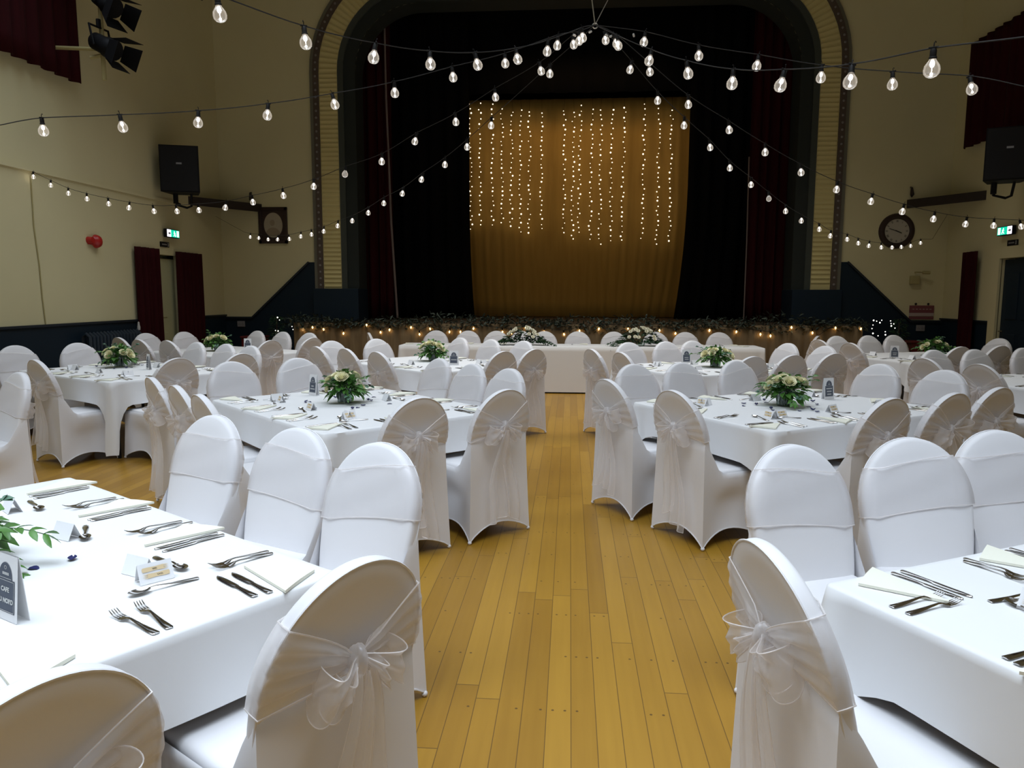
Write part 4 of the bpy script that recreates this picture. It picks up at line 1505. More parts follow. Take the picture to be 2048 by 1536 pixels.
def arrangement(tk, x, y, seed, roses, label, height=0.27, rad=0.17, sprigs=9, vase_r=0.055, vase_h=0.115, reach=None, name='flower_arrangement', spec=None):
    rnd = random.Random(seed)
    t = thing(name, label, 'flowers', (x, y, ZT), 0, 'table flower arrangements')
    b = MB()
    b.lathe([(0.001, 0.002), (vase_r * 0.92, 0.002), (vase_r, 0.010), (vase_r, vase_h), (vase_r - 0.003, vase_h), (vase_r - 0.003, 0.012), (0.001, 0.010)], 24)
    va = put('vase', b.mesh('vase', M['vase']), t)
    va['label'] = 'clear glass cylinder vase'
    lf = MB()
    for k in range(22):      # big leaves curled inside the vase, stems
        a = 2 * PI * k / 22 + rnd.uniform(-.2, .2)
        leaf_into(lf, (0.036 * math.cos(a), 0.036 * math.sin(a), 0.008), (0.12 * math.cos(a + 1.0), 0.12 * math.sin(a + 1.0), 1), vase_h * rnd.uniform(0.8, 1.05), 0.026, 0.0, rnd)
    put('lining_leaves', lf.mesh('lining_leaves', M['leaf_dark'], True), va)
    fol, euc, st = MB(), MB(), MB()
    top = Vector((0, 0, vase_h * 0.9))
    for k in range(210):
        a, e = rnd.uniform(0, 2 * PI), rnd.uniform(-0.35, 1.40)
        d = Vector((math.cos(a) * math.cos(e), math.sin(a) * math.cos(e), math.sin(e)))
        p = top + d * rnd.uniform(0.02, rad * 0.66) * Vector((1, 1, 0.62)).length / 1.6
        p = top + Vector((d.x * rad * 0.62, d.y * rad * 0.62, d.z * (height - vase_h) * 0.62)) * rnd.uniform(0.35, 1.22)
        leaf_into(fol, p, d + Vector((rnd.uniform(-.5, .5), rnd.uniform(-.5, .5), rnd.uniform(-.3, .3))), rnd.uniform(0.045, 0.08), rnd.uniform(0.012, 0.024), 0.35, rnd)
    for k in range(sprigs):
        a, e = 2 * PI * k / sprigs + rnd.uniform(-.25, .25), rnd.uniform(-0.1, 0.9)
        d = Vector((math.cos(a) * math.cos(e), math.sin(a) * math.cos(e), math.sin(e)))
        if k % 2:
            sprig_into(euc, st, top, d, rad * rnd.uniform(0.85, 1.1), 5, 0.019, 0.036, rnd)
        else:
            sprig_into(fol, st, top, d, rad * rnd.uniform(0.95, 1.2), 6, 0.012, 0.048, rnd)
    for d, L in (reach or []):
        sprig_into(fol, st, top, d, L, 7, 0.011, 0.05, rnd)
    for k in range(8):
        a = rnd.uniform(0, 2 * PI)
        st.tube([(0.028 * math.cos(a), 0.028 * math.sin(a), 0.01), (0.02 * math.cos(a + .8), 0.02 * math.sin(a + .8), vase_h), (0.06 * math.cos(a), 0.06 * math.sin(a), height * 0.7)], 0.0024, 5)
    put('foliage', fol.mesh('foliage', M['leaf'], True), t)
    put('eucalyptus', euc.mesh('eucalyptus', M['euca'], True), t)
    put('stems', st.mesh('stems', M['stem'], True), t)
    for (az, el, k) in roses:     # azimuth seen from above (270 = towards us), elevation
        d = Vector((math.cos(R(az)) * math.cos(R(el)), math.sin(R(az)) * math.cos(R(el)), math.sin(R(el))))
        p = top + Vector((d.x * rad * 0.80, d.y * rad * 0.80, d.z * (height - vase_h) * 0.72))
        mm = DAISY if k == 3 else ROSE[k]
        o = put('small_flower' if k == 3 else 'rose' if k < 2 else 'rosebud', mm, t, p)
        aim(o, d + Vector((0, 0, 0.15)))
    return t


AR = lambda tk, *a, **k: arrangement(tk, FLOWERS[tk][0], FLOWERS[tk][1], *a, **k)
AR('T3', 3, [(275, 52, 0), (300, 66, 1), (235, 60, 1), (210, 38, 1), (228, 5, 2), (340, 30, 3), (350, 8, 2), (60, 50, 0), (120, 45, 1), (250, 75, 1), (180, 20, 3), (320, 74, 3)],
   'cream roses and green foliage in a glass vase on the middle left table', 0.285, 0.185)
AR('T4', 5, [(268, 46, 0), (222, 50, 1), (205, 26, 1), (238, 66, 1), (325, 48, 1), (350, 38, 0), (305, 62, 2), (80, 50, 0), (130, 45, 1), (10, 25, 3)],
   'cream roses with fern leaves in a glass vase on the middle right table', 0.285, 0.20, 11)
AR('T5', 7, [(262, 22, 0), (318, 34, 1), (345, 18, 0), (350, 36, 1), (205, 42, 1), (195, 28, 1), (250, 70, 1), (280, 66, 3), (90, 45, 1)],
   'cream roses in a round glass vase on the outer left table', 0.275, 0.21, 11)
AR('T6', 9, [(250, 60, 0), (285, 56, 1), (330, 22, 1), (318, 40, 0), (215, 50, 1), (200, 30, 1), (100, 45, 1)],
   'cream and peach roses in a dark glass vase on the rear left aisle table', 0.30, 0.20)
arrangement('T7', -4.98, 10.15, 11, [(250, 40, 0), (215, 35, 1), (285, 55, 1), (330, 40, 0), (200, 15, 1), (90, 45, 1)],
            'cream roses and foliage on the far left table below the door curtain', 0.30, 0.21)
AR('T8', 13, [(215, 25, 0), (245, 35, 1), (255, 58, 1), (230, 60, 1), (320, 50, 1), (335, 15, 0), (345, 35, 1), (90, 40, 0)],
   'cream roses spilling from a low vase on the rear right aisle table', 0.27, 0.23)
arrangement('T9', 4.92, 10.45, 15, [(215, 30, 1), (200, 10, 1), (265, 60, 1), (300, 66, 1), (335, 30, 1), (345, 15, 1), (90, 40, 0)],
            'cream roses on the far right table', 0.25, 0.22)
arrangement('T1', -1.80, 1.96, 17, [(250, 40, 0), (300, 50, 1), (200, 40, 1)],
            'flowers beyond the left picture edge on the front left table, leaves reaching in', 0.27, 0.17, 7,
            reach=[((1.0, 0.12, 0.28), 0.26), ((1.0, -0.1, -0.12), 0.27)])
# two long low arrangements on the head table
for i, (x, side) in enumerate(((-0.75, 'left'), (1.12, 'right'))):
    rnd = random.Random(40 + i)
    t = thing('head_table_flowers', 'long low spray of small white flowers on the %s half of the head table' % side, 'flowers', (x, 11.92, ZT), 0, 'head table flowers')
    b = MB(); b.lathe([(0.001, 0.0), (0.07, 0.0), (0.085, 0.06), (0.08, 0.06), (0.001, 0.05)], 18)
    put('bowl', b.mesh('bowl', M['vase']), t)
    fol, st = MB(), MB()
    for k in range(380):
        a = rnd.uniform(0, 2 * PI)
        q = rnd.random() ** 0.5
        p = Vector((0.36 * q * math.cos(a), 0.14 * q * math.sin(a), 0.04 + 0.24 * (1 - q * q) * rnd.random()))
        leaf_into(fol, p, (math.cos(a), math.sin(a) * 0.5, rnd.uniform(-.1, .7)), rnd.uniform(.05, .085), .016, .3, rnd)
    for k in range(10):
        s = -1 if k % 2 else 1
        sprig_into(fol, st, (s * 0.2, -0.10, 0.07), (s, rnd.uniform(-.7, .0), rnd.uniform(-.15, .25)), rnd.uniform(.24, .36), 7, 0.012, 0.055, rnd)
    put('foliage', fol.mesh('foliage', M['leaf_dark'], True), t)
    put('stems', st.mesh('stems', M['stem'], True), t)
    for k in range(22):
        a = rnd.uniform(0, 2 * PI)
        q = rnd.random() ** 0.6
        o = put('small_flower', DAISY, t, (0.30 * q * math.cos(a), 0.12 * q * math.sin(a) - 0.05, 0.10 + 0.20 * (1 - q * q)))
        aim(o, (0.5 * math.cos(a), 0.5 * math.sin(a) - 0.8, 0.7))
        o.scale = (1.1, 1.1, 1.1)

# ------------------------------------------------------------------ festoon lights
b = MB()
b.lathe([(0.0090, -0.002), (0.0105, -0.008), (0.0165, -0.016), (0.0228, -0.026), (0.0252, -0.038), (0.0232, -0.050), (0.0155, -0.059), (0.006, -0.0625), (0.0005, -0.063)], 16)
BULB = b.mesh('bulb', M['bulb'])
b = MB()
b.lathe([(0.0005, 0.026), (0.008, 0.025), (0.0105, 0.020), (0.0105, 0.002), (0.0125, 0.0), (0.0125, -0.005), (0.0005, -0.006)], 10)
b.box((0, 0, 0.028), (0.030, 0.008, 0.007), 0.002)
b.tube([(0, 0, 0.028), (0, 0.001, 0.042), (0.003, 0.003, 0.047), (0.005, 0.004, 0.042)], 0.0018, 5)
SOCK = b.mesh('socket', M['socket'])
b = MB()
b.ball((0, 0, -0.020), 0.0078, 8, 6, (1, 1, 1.5))
b.ball((0, 0, -0.051), 0.0048, 8, 6)
b.tube([(0, 0, -0.03), (0, 0, -0.048)], 0.0011, 5)
FIL = b.mesh('filament', M['filament'])


def smooth_path(pts, n=6, sag=0.0):
    P = [Vector(p) for p in pts]
    out = []
    for i in range(len(P) - 1):
        p0, p1, p2, p3 = P[max(i - 1, 0)], P[i], P[i + 1], P[min(i + 2, len(P) - 1)]
        for k in range(n):
            t = k / n
            q = 0.5 * ((2 * p1) + (p2 - p0) * t + (2 * p0 - 5 * p1 + 4 * p2 - p3) * t * t + (3 * p1 - p0 - 3 * p2 + p3) * t ** 3)
            q.z -= sag * 4 * t * (1 - t) * (p2 - p1).length
            out.append(q)
    out.append(P[-1])
    return out


FEST = {'S1': ('bulb string leaving the ceiling hook towards the top left of the picture', [(-6.75, -6.0, 3.9)], 'S1'),
        'S2': ('bulb string from the ceiling hook to the left wall passing below the theatre lamps', [(-6.75, 1.75, 3.1)], 'S2'),
        'S3': ('bulb string sagging from the ceiling hook to the left wall above the red bell', [(-6.78, 9.06, 3.04)], 'S3'),
        'S4': ('bulb string from the ceiling hook dipping across the bottom of the oval portrait', [(-6.76, 13.9, 3.02)], 'S4'),
        'S5': ('bulb string to the right wall, the flatter of two at top right', [(6.76, 0.35, 3.2)], 'S5'),
        'S6': ('bulb string with the largest bulbs rising out at the top right', [(4.0, -4.3, 4.2)], 'S6'),
        'S7': ('bulb string to the right wall passing just over the top of the wall clock', [(6.78, 9.06, 3.05)], 'S7'),
        'S8': ('bulb string from the ceiling hook dipping along the bottom of the wall clock', [(6.70, 14.05, 3.0)], 'S8')}
hub = Vector(HUB)
rnd = random.Random(3)
for k, (lab, tail, _) in FEST.items():
    pts = FESTOONS[k][1]
    t = thing('festoon_lights', lab, 'string lights', hub, 0, 'festoon strings')
    att = [Vector(p) + Vector((0, 0, 0.070)) for p in pts]
    path = smooth_path([hub] + att + [Vector(p) for p in CABLE_ENDS.get(k, [])], 6, 0.004)
    p0, p1 = path[-1].copy(), Vector(tail[-1])
    path += [p0.lerp(p1, q / 8) - Vector((0, 0, 0.12 * math.sin(PI * q / 8) if k in ('S1', 'S2', 'S5', 'S6') else 0)) for q in range(1, 9)]
    b = MB(); b.tube([p - hub for p in path], 0.0026, 5)
    put('cable', b.mesh('cable', M['cable']), t)
    for i, p in enumerate(att):
        dead = (k == 'S8' and i == 7) or (k == 'S3' and i == 6)
        tilt = (rnd.uniform(-0.22, 0.22), rnd.uniform(-0.22, 0.22), rnd.uniform(0, 6))
        g = put('bulb', BULB, t, p - hub - Vector((0, 0, 0.028)), tilt)
        put('socket', SOCK, g)
        if not dead:
            put('filament', FIL, g)
b = MB(); b.box((0, 0, 0), (0.022, 0.012, 0.012), 0.003)
CLIP = b.mesh('cable_clip', M['white_plastic'])
for i, (dx, dy, dz) in enumerate(((-0.13, 0, -0.06), (-0.03, -0.01, -0.045), (0.075, 0, -0.065), (0.10, -0.01, -0.075), (0.245, -0.02, -0.075))):
    tag(put('cable_clip', CLIP, None, hub + Vector((dx, dy, dz)), (0, 0.5 * (-1) ** i, 0.3 * i)), 'small white clip on the festoon cables by the ceiling hook', 'clip', 'white cable clips')
t = thing('suspension_wire', 'pair of steel wires holding up the hub of the festoon strings', 'wire', hub)
b = MB(); b.tube([(0, 0, 0), (-0.85, 0.2, 5.9)], 0.004, 6); put('wire', b.mesh('wire', M['wire']), t)
b = MB(); b.tube([(0, 0, 0), (3.15, -0.2, 5.9)], 0.0028, 6); put('wire', b.mesh('wire', M['wire']), t)
b = MB()
b.tube([(0.016 * math.cos(a), 0, 0.016 * math.sin(a) - 0.005) for a in [2 * PI * q / 12 for q in range(13)]], 0.004, 6)
put('ring', b.mesh('ring', M['wire']), t)
b = MB(); b.tube([(-HX + 0.012, 9.06, 3.03), (-HX + 0.012, 9.05, 2.4), (-HX + 0.012, 9.10, 1.9), (-HX + 0.012, 9.11, 1.5), (-HX + 0.012, 9.14, 1.12)], 0.007, 5)
tag(put('power_cable', b.mesh('power_cable', M['pipe_paint'])), 'thin cable running down the left wall from the end of a bulb string', 'cable')

# ------------------------------------------------------------------ light strands on the gold backdrop
LEDS = []
for r in (0.010, 0.014, 0.019):
    b = MB(); b.ball((0, 0, 0), r, 8, 6); LEDS.append(b.mesh('led', M['led']))
ordl = ordn + ['eleventh', 'twelfth', 'thirteenth', 'fourteenth', 'fifteenth', 'sixteenth', 'seventeenth', 'eighteenth']
rnd = random.Random(8)
for i, (x0, z0, x1, z1) in enumerate(LED_STRANDS):
    t = thing('light_strand', 'strand of warm lights hanging before the gold backdrop, %s from the left' % ordl[i], 'string lights', (x0, 17.36, z0), 0, 'light strands on the gold backdrop')
    n = max(26, int(round((z0 - z1) / 0.104)))
    pts = []
    for k in range(n):
        f = k / (n - 1)
        pts.append(Vector((x1 * f - x0 * f + rnd.uniform(-0.032, 0.032), rnd.uniform(-.02, .02), (z1 - z0) * f + rnd.uniform(-.02, .02))))
    b = MB(); b.tube([(0, 0, 5.95 - z0)] + pts, 0.0022, 4)
    put('wire', b.mesh('wire', M['cable']), t)
    for p in pts:
        put('led', LEDS[rnd.choice((0, 1, 1, 2))], t, p)

# ------------------------------------------------------------------ stage front: garland, bulbs, lit trees
rnd = random.Random(21)
b = MB()
for k in range(3600):
    x = rnd.uniform(-5.3, 5.15)
    thick = 0.07 + 0.04 * math.sin(x * 2.1) + 0.03 * math.sin(x * 5.3 + 1)
    a = rnd.uniform(0, 2 * PI)
    q = rnd.random() ** 0.5
    p = Vector((x, 13.36 + 0.10 * q * math.cos(a), 1.035 + (0.05 + thick) * q * math.sin(a) - 0.02 * math.sin(x * 1.3)))
    leaf_into(b, p, (rnd.uniform(-1, 1), rnd.uniform(-1.2, 0.2), rnd.uniform(-.4, .9)), rnd.uniform(.06, .13), rnd.uniform(.008, .02), .2, rnd)
g = put('garland', b.mesh('garland', M['garland'], True))
tag(g, 'long green leaf garland laid along the front edge of the stage', 'garland', kind='stuff')
b = MB(); b.lathe([(0.006, 0.03), (0.0065, 0.02), (0.016, 0.0), (0.019, -0.015), (0.015, -0.03), (0.0005, -0.036)], 12); EGL = b.mesh('bulb', M['amber_glass'])
b = MB(); b.ball((0, 0, -0.006), 0.0095, 8, 6, (1, 1, 1.4)); EFI = b.mesh('filament', M['edison'])
b = MB(); b.lathe([(0.0005, 0.065), (0.012, 0.064), (0.012, 0.025), (0.0005, 0.024)], 10); ESO = b.mesh('socket', M['socket'])
t = thing('stage_front_lights', 'string of warm bulbs hanging in front of the hessian stage skirt', 'string lights', (0, 13.27, 1.05))
E_ = sorted(EDISON)
b = MB(); pth = []
for i, (x, y, z) in enumerate(E_):
    pth.append((x, 0.0, z + 0.065 - 1.05))
b.tube(pth, 0.004, 4); put('cable', b.mesh('cable', M['cable']), t)
for (x, y, z) in E_:
    g = put('bulb', EGL, t, (x, y - 13.27, z - 1.05), (rnd.uniform(-.2, .2), rnd.uniform(-.2, .2), 0))
    put('filament', EFI, g)
    put('socket', ESO, g)
b = MB(); b.ball((0, 0, 0), 0.008, 8, 6); WLED = b.mesh('led', M['led_white'])
b = MB(); b.ball((0, 0, 0), 0.012, 8, 6); WLED2 = b.mesh('led', M['led_white'])
for nm, x, pts, lab in (('lit_tree', 5.63, TREE_R, 'small dark evergreen with white lights at the right end of the stage'), ('lit_tree', -5.35, TREE_L, 'small dark evergreen with white lights at the left end of the stage')):
    t = thing(nm, lab, 'tree', (x, 13.2, 0))
    tr, fo = MB(), MB()
    tr.tube([(0, 0, 0.2), (0, 0, 1.1)], 0.015, 6)
    put('trunk', tr.mesh('trunk', M['dark_wood']), t)
    p_ = MB(); p_.lathe([(0.001, 0), (0.10, 0), (0.13, 0.22), (0.12, 0.22), (0.001, 0.19)], 16)
    put('pot', p_.mesh('pot', M['plastic']), t)
    for k in range(500):
        h = rnd.random()
        a = rnd.uniform(0, 2 * PI)
        r = (0.25 * (1 - h) + 0.05) * rnd.random() ** 0.5
        leaf_into(fo, (r * math.cos(a), r * math.sin(a), 0.3 + 0.85 * h), (math.cos(a), math.sin(a), rnd.uniform(-.3, .6)), .08, .008, .3, rnd)
    put('foliage', fo.mesh('foliage', M['leaf_dark'], True), t)
    for i, (px, py, pz) in enumerate(pts):
        put('led', WLED2 if i % 3 == 0 else WLED, t, (px - x, py - 13.2, pz))

# ------------------------------------------------------------------ fittings on the walls
def speaker(x, y, z, rz, label, logo_z):
    t = thing('loudspeaker', label, 'speaker', (x, y, z), rz)
    b = MB()
    w, d, h = 0.60, 0.42, 0.74
    poly = [(-w / 2, -d / 2), (w / 2, -d / 2), (w / 2 - 0.10, d / 2), (-w / 2 + 0.10, d / 2)]
    b.prism(poly, 0, h, 'XY')
    put('cabinet', b.mesh('cabinet', M['plastic'], False), t)
    b = MB(); b.box((0, -d / 2 - 0.012, h / 2), (w - 0.03, 0.022, h - 0.03), 0.008)
    gr = put('grille', b.mesh('grille', M['grille'], False), t)
    b = MB(); b.box((0, -d / 2 - 0.026, logo_z), (0.085, 0.004, 0.028), 0.001)
    put('badge', b.mesh('badge', M['logo'], False), gr)
    b = MB()
    b.tube([(-0.12, 0.05, 0.01), (-0.12, 0.06, -0.18), (0.03, 0.10, -0.22), (0.10, 0.10, -0.19), (0.12, 0.03, 0.01)], 0.02, 8)
    b.tube([(-0.13, 0.05, 0.0), (-0.13, 0.05, -0.16)], 0.04, 8)
    sx = -1 if x < 0 else 1
    b.tube([(-0.12, 0.06, -0.15), (-0.12 + 0.01, 0.24, -0.15)], 0.022, 8)
    put('bracket', b.mesh('bracket', M['plastic']), t)
    return t


speaker(-6.42, 12.1, 3.20, R(17), 'black loudspeaker on a bracket on the left wall above the exit sign', 0.45)
speaker(6.28, 11.55, 3.20, R(-22), 'black loudspeaker on a bracket at the right edge below the red window curtain', 0.45)


def exit_sign(x, y, z, rz, label, flip):
    t = thing('exit_sign', label, 'sign', (x, y, z), rz)
    b = MB(); b.box((0, 0, 0), (0.40, 0.06, 0.14), 0.006)
    put('case', b.mesh('case', M['plastic'], False), t)
    b = MB(); b.box((flip * 0.06, -0.032, 0), (0.255, 0.006, 0.118))
    g = put('green_panel', b.mesh('green_panel', M['sign_green'], False), t)
    b = MB(); b.box((-flip * 0.135, -0.032, 0), (0.115, 0.006, 0.118))
    w_ = put('arrow_panel', b.mesh('arrow_panel', M['sign_white'], False), t)
    b = MB()       # running figure and doorway
    y0 = -0.0365
    X = lambda v: flip * 0.06 + flip * v
    b.ball((X(-0.035), y0, 0.034), 0.011, 10, 6, (1, 0.2, 1))
    for p, q, r in (((-0.03, 0.02), (-0.02, -0.01), 0.009), ((-0.02, -0.01), (-0.045, -0.028), 0.006), ((-0.045, -0.028), (-0.06, -0.045), 0.005), ((-0.02, -0.01), (0.0, -0.03), 0.006),
                    ((0.0, -0.03), (-0.008, -0.05), 0.005), ((-0.03, 0.018), (-0.055, 0.004), 0.004), ((-0.028, 0.016), (-0.004, 0.006), 0.004)):
        b.tube([(X(p[0]), y0, p[1]), (X(q[0]), y0, q[1])], r, 6)
    b.box((X(0.075), y0, 0.0), (0.06, 0.003, 0.10))
    put('running_figure', b.mesh('running_figure', M['sign_white'], False), g)
    b = MB()
    cx = -flip * 0.135
    b.prism([(cx - 0.035, 0.006), (cx + 0.005, 0.006), (cx + 0.005, 0.028), (cx + 0.042, -0.002), (cx + 0.005, -0.032), (cx + 0.005, -0.01), (cx - 0.035, -0.01)], -0.0368, -0.035)
    put('arrow', b.mesh('arrow', M['plastic'], False), w_)


exit_sign(-HX + 0.06, 12.25, 2.56, R(90), 'lit green exit sign with running figure over the left doorway', 1)
exit_sign(HX - 0.06, 12.25, 2.56, R(-90), 'lit green exit sign with running figure over the right doorway', -1)
for s, y, lab in ((-1, 12.1, 'small dark plate below the left exit sign'), (1, 12.15, 'small dark plate below the right exit sign')):
    t = thing('door_plate', lab, 'sign', (s * (HX - 0.012), y, 2.37), R(-90 * s))
    b = MB(); b.box((0, 0, 0), (0.27, 0.012, 0.085), 0.002); put('plate', b.mesh('plate', M['plastic'], False), t)
    b = MB()
    for k in range(5):
        b.box((-0.08 + 0.03 * k, -0.008, 0), (0.022, 0.003, 0.022))
    put('lettering', b.mesh('lettering', M['logo'], False), t)
    b = MB(); b.box((0.10, -0.008, 0), (0.035, 0.003, 0.06)); put('symbol', b.mesh('symbol', M['logo'], False), t)

t = thing('fire_bell', 'red fire alarm bell on the left wall', 'alarm', (-HX, 10.25, 2.29))
b = MB(); b.lathe([(0.0005, 0.115), (0.03, 0.112), (0.075, 0.085), (0.095, 0.045), (0.098, 0.03), (0.0005, 0.03)], 20, axis='X'); put('gong', b.mesh('gong', M['alarm_red']), t)
b = MB(); b.lathe([(0.0005, 0.075), (0.045, 0.072), (0.05, 0.0), (0.0005, 0.0)], 14, (0, -0.13, 0.01), axis='X'); put('sounder', b.mesh('sounder', M['alarm_red']), t)
b = MB(); b.box((0.015, -0.04, 0), (0.03, 0.22, 0.10), 0.005); put('back_box', b.mesh('back_box', M['alarm_red'], False), t)

# corner shelves
for s, xl, yl, lab in ((-1, -HX, 12.98, 'dark triangular corner shelf beside the oval portrait'), (1, HX, 13.02, 'dark triangular corner shelf above the wall clock')):
    t = thing('corner_shelf', lab, 'shelf', (0, 0, 0))
    xb = s * 5.98 if s < 0 else 6.06
    b = MB(); b.prism([(s * HX, yl), (s * HX, YB), (xb, YB)], 3.22, 3.26, 'XY'); put('board', b.mesh('board', M['dark_wood'], False), t)
    p0, p1 = Vector((s * HX, yl, 0)), Vector((xb, YB, 0))
    d = (p1 - p0)
    b = MB(); b.box(((p0.x + p1.x) / 2, (p0.y + p1.y) / 2, 3.20), (d.length, 0.03, 0.15), rot=Matrix.Rotation(math.atan2(d.y, d.x), 3, 'Z'))
    put('fascia', b.mesh('fascia', M['dark_wood'], False), t)

# oval portrait
t = thing('framed_portrait', 'dark framed oval portrait print hanging on the back wall left of the stage', 'picture', (-5.75, YB, 2.87))
b = MB()
for sx in (-1, 1):
    b.box((sx * 0.255, -0.02, 0), (0.06, 0.04, 0.69), 0.006)
for sz in (-1, 1):
    b.box((0, -0.02, sz * 0.315), (0.57, 0.04, 0.06), 0.006)
put('frame', b.mesh('frame', M['frame_wood'], False), t)
b = MB()
inner = [(0.185 * math.cos(a), 0.238 * math.sin(a) + 0.005) for a in [2 * PI * k / 40 for k in range(41)]]
outer = []
for k in range(41):
    a = 2 * PI * k / 40
    c, s_ = math.cos(a), math.sin(a)
    f = min(0.24 / max(abs(c), 1e-6), 0.30 / max(abs(s_), 1e-6))
    outer.append((c * f, s_ * f))
b.grid([[(p[0], -0.012, p[1]) for p in inner], [(p[0], -0.016, p[1]) for p in outer]])
put('mount', b.mesh('mount', M['frame_wood'], False), t)
b = MB(); o = b.add([(p[0] * 1.02, -0.008, p[1] * 1.02) for p in inner[:-1]], []); b.f.append(tuple(range(40)))
pr = put('print', b.mesh('print', M['photo'], False), t)
b = MB()
b.ball((-0.02, -0.009, 0.05), 0.055, 14, 8, (0.85, 0.05, 1.1))
o = b.add([(0.15 * math.cos(a) - 0.01, -0.0105, -0.19 + 0.15 * math.sin(a)) for a in [PI * k / 14 for k in range(15)]], []); b.f.append(tuple(o + k for k in range(15)))
put('faint_figure', b.mesh('faint_figure', M['sepia'], False), pr)

# wall clock, about twelve minutes to four
t = thing('wall_clock', 'round wall clock with wide dark rim on the back wall right of the stage', 'clock', (5.90, YB, 2.72))
b = MB(); b.lathe([(0.215, -0.03), (0.225, -0.045), (0.26, -0.055), (0.30, -0.045), (0.317, -0.02), (0.317, 0.0), (0.215, 0.0)], 40, axis='Y')
put('rim', b.mesh('rim', M['frame_wood']), t)
b = MB(); o = b.add([(0.222 * math.cos(2 * PI * k / 40), -0.02, 0.222 * math.sin(2 * PI * k / 40)) for k in range(40)], []); b.f.append(tuple(range(40)))
fc = put('dial', b.mesh('dial', M['clock_face'], False), t)
b = MB()
NUM = {0: 'XII', 1: 'I', 2: 'II', 3: 'III', 4: 'IIII', 5: 'V', 6: 'VI', 7: 'VII', 8: 'VIII', 9: 'IX', 10: 'X', 11: 'XI'}
for k, sname in NUM.items():
    a = PI / 2 - 2 * PI * k / 12
    rot = Matrix.Rotation(-(a - PI / 2), 3, 'Y')
    wd = {'I': 0.010, 'V': 0.020, 'X': 0.020}
    tot = sum(wd[c] for c in sname)
    xx = -tot / 2
    for c in sname:
        segs = {'I': [((0.005, -0.019), (0.005, 0.019))], 'V': [((0.002, 0.019), (0.010, -0.019)), ((0.018, 0.019), (0.010, -0.019))], 'X': [((0.002, 0.019), (0.018, -0.019)), ((0.018, 0.019), (0.002, -0.019))]}[c]
        for p, q in segs:
            P_ = [rot @ Vector((xx + v[0], 0, v[1])) + Vector((0.178 * math.cos(a), -0.022, 0.178 * math.sin(a))) for v in (p, q)]
            b.tube(P_, 0.0022, 4)
        xx += wd[c]
put('numerals', b.mesh('numerals', M['ink']), fc)
for nm, ang, L, w in (('minute_hand', 90 + 72, 0.155, 0.006), ('hour_hand', 90 - 114, 0.10, 0.009)):
    b = MB()
    a = R(ang)
    dx, dz = math.cos(a), math.sin(a)
    b.prism([(-dx * 0.03 - dz * w, -dz * 0.03 + dx * w), (-dx * 0.03 + dz * w, -dz * 0.03 - dx * w), (dx * L * 0.85 + dz * w, dz * L * 0.85 - dx * w), (dx * L, dz * L), (dx * L * 0.85 - dz * w, dz * L * 0.85 + dx * w)], -0.030, -0.026)
    put(nm, b.mesh(nm, M['ink'], False), fc)

# small things on the back wall
t = thing('wall_sensor', 'small wall lamp on a short arm over a pale box beside the red notice', 'lamp', (6.36, YB, 1.93))
b = MB(); b.tube([(-0.09, -0.01, 0.05), (-0.09, -0.10, 0.05), (0.06, -0.12, 0.045)], 0.012, 8); b.tube([(0.0, -0.115, 0.045), (0.12, -0.125, 0.04)], 0.030, 10); put('arm', b.mesh('arm', M['pipe_paint']), t)
b = MB(); b.box((-0.10, -0.04, -0.09), (0.16, 0.08, 0.15), 0.008); put('box', b.mesh('box', M['pipe_paint'], False), t)
t = thing('wall_notice', 'faded red notice board on the back wall above the dado at right', 'notice', (6.43, YB, 1.25))
b = MB(); b.box((0, -0.012, 0.06), (0.43, 0.02, 0.135), 0.002); b.box((0, -0.012, -0.10), (0.43, 0.02, 0.05), 0.002); put('red_panel', b.mesh('red_panel', M['notice'], False), t)
b = MB(); b.box((0, -0.012, -0.038), (0.43, 0.018, 0.06), 0.002)
for k in range(6):
    b.box((-0.15 + 0.06 * k, -0.024, 0.06), (0.035, 0.003, 0.012))
put('pale_panel', b.mesh('pale_panel', M['notice_pale'], False), t)
b = MB()
for x in (-0.11, 0.11):
    b.ball((x, -0.015, 0.155), 0.022, 10, 6, (1, 0.5, 1))
put('hook', b.mesh('hook', M['dark_wood']), t)
for x, lab in ((-6.46, 'grey double socket on the dado below the left corner shelf'), (6.42, 'grey double socket on the dado below the red notice')):
    t = thing('wall_socket', lab, 'socket', (x, YB - 0.022, 0.965))
    b = MB(); b.box((0, -0.012, 0), (0.15, 0.024, 0.11), 0.004); put('plate', b.mesh('plate', M['grey_plastic'], False), t)
    b = MB()
    for sx in (-0.035, 0.035):
        for dx, dz in ((0, 0.015), (-0.011, -0.012), (0.011, -0.012)):
            b.box((sx + dx, -0.0245, dz), (0.006, 0.002, 0.010))
    put('pin_holes', b.mesh('pin_holes', M['plastic'], False), t)
for x, lab in ((-6.17, 'small dark hook on the back wall above the left corner shelf'), (6.10, 'small dark hook on the back wall above the wall clock')):
    b = MB(); b.tube([(x, YB, 3.50), (x, YB - 0.05, 3.48), (x + 0.01, YB - 0.06, 3.36), (x + 0.02, YB - 0.02, 3.33)], [0.012, 0.02, 0.035, 0.015], 8)
    tag(put('wall_hook', b.mesh('wall_hook', M['dark_wood'])), lab, 'hook')
for z, s in ((3.24, 1),):
    pass

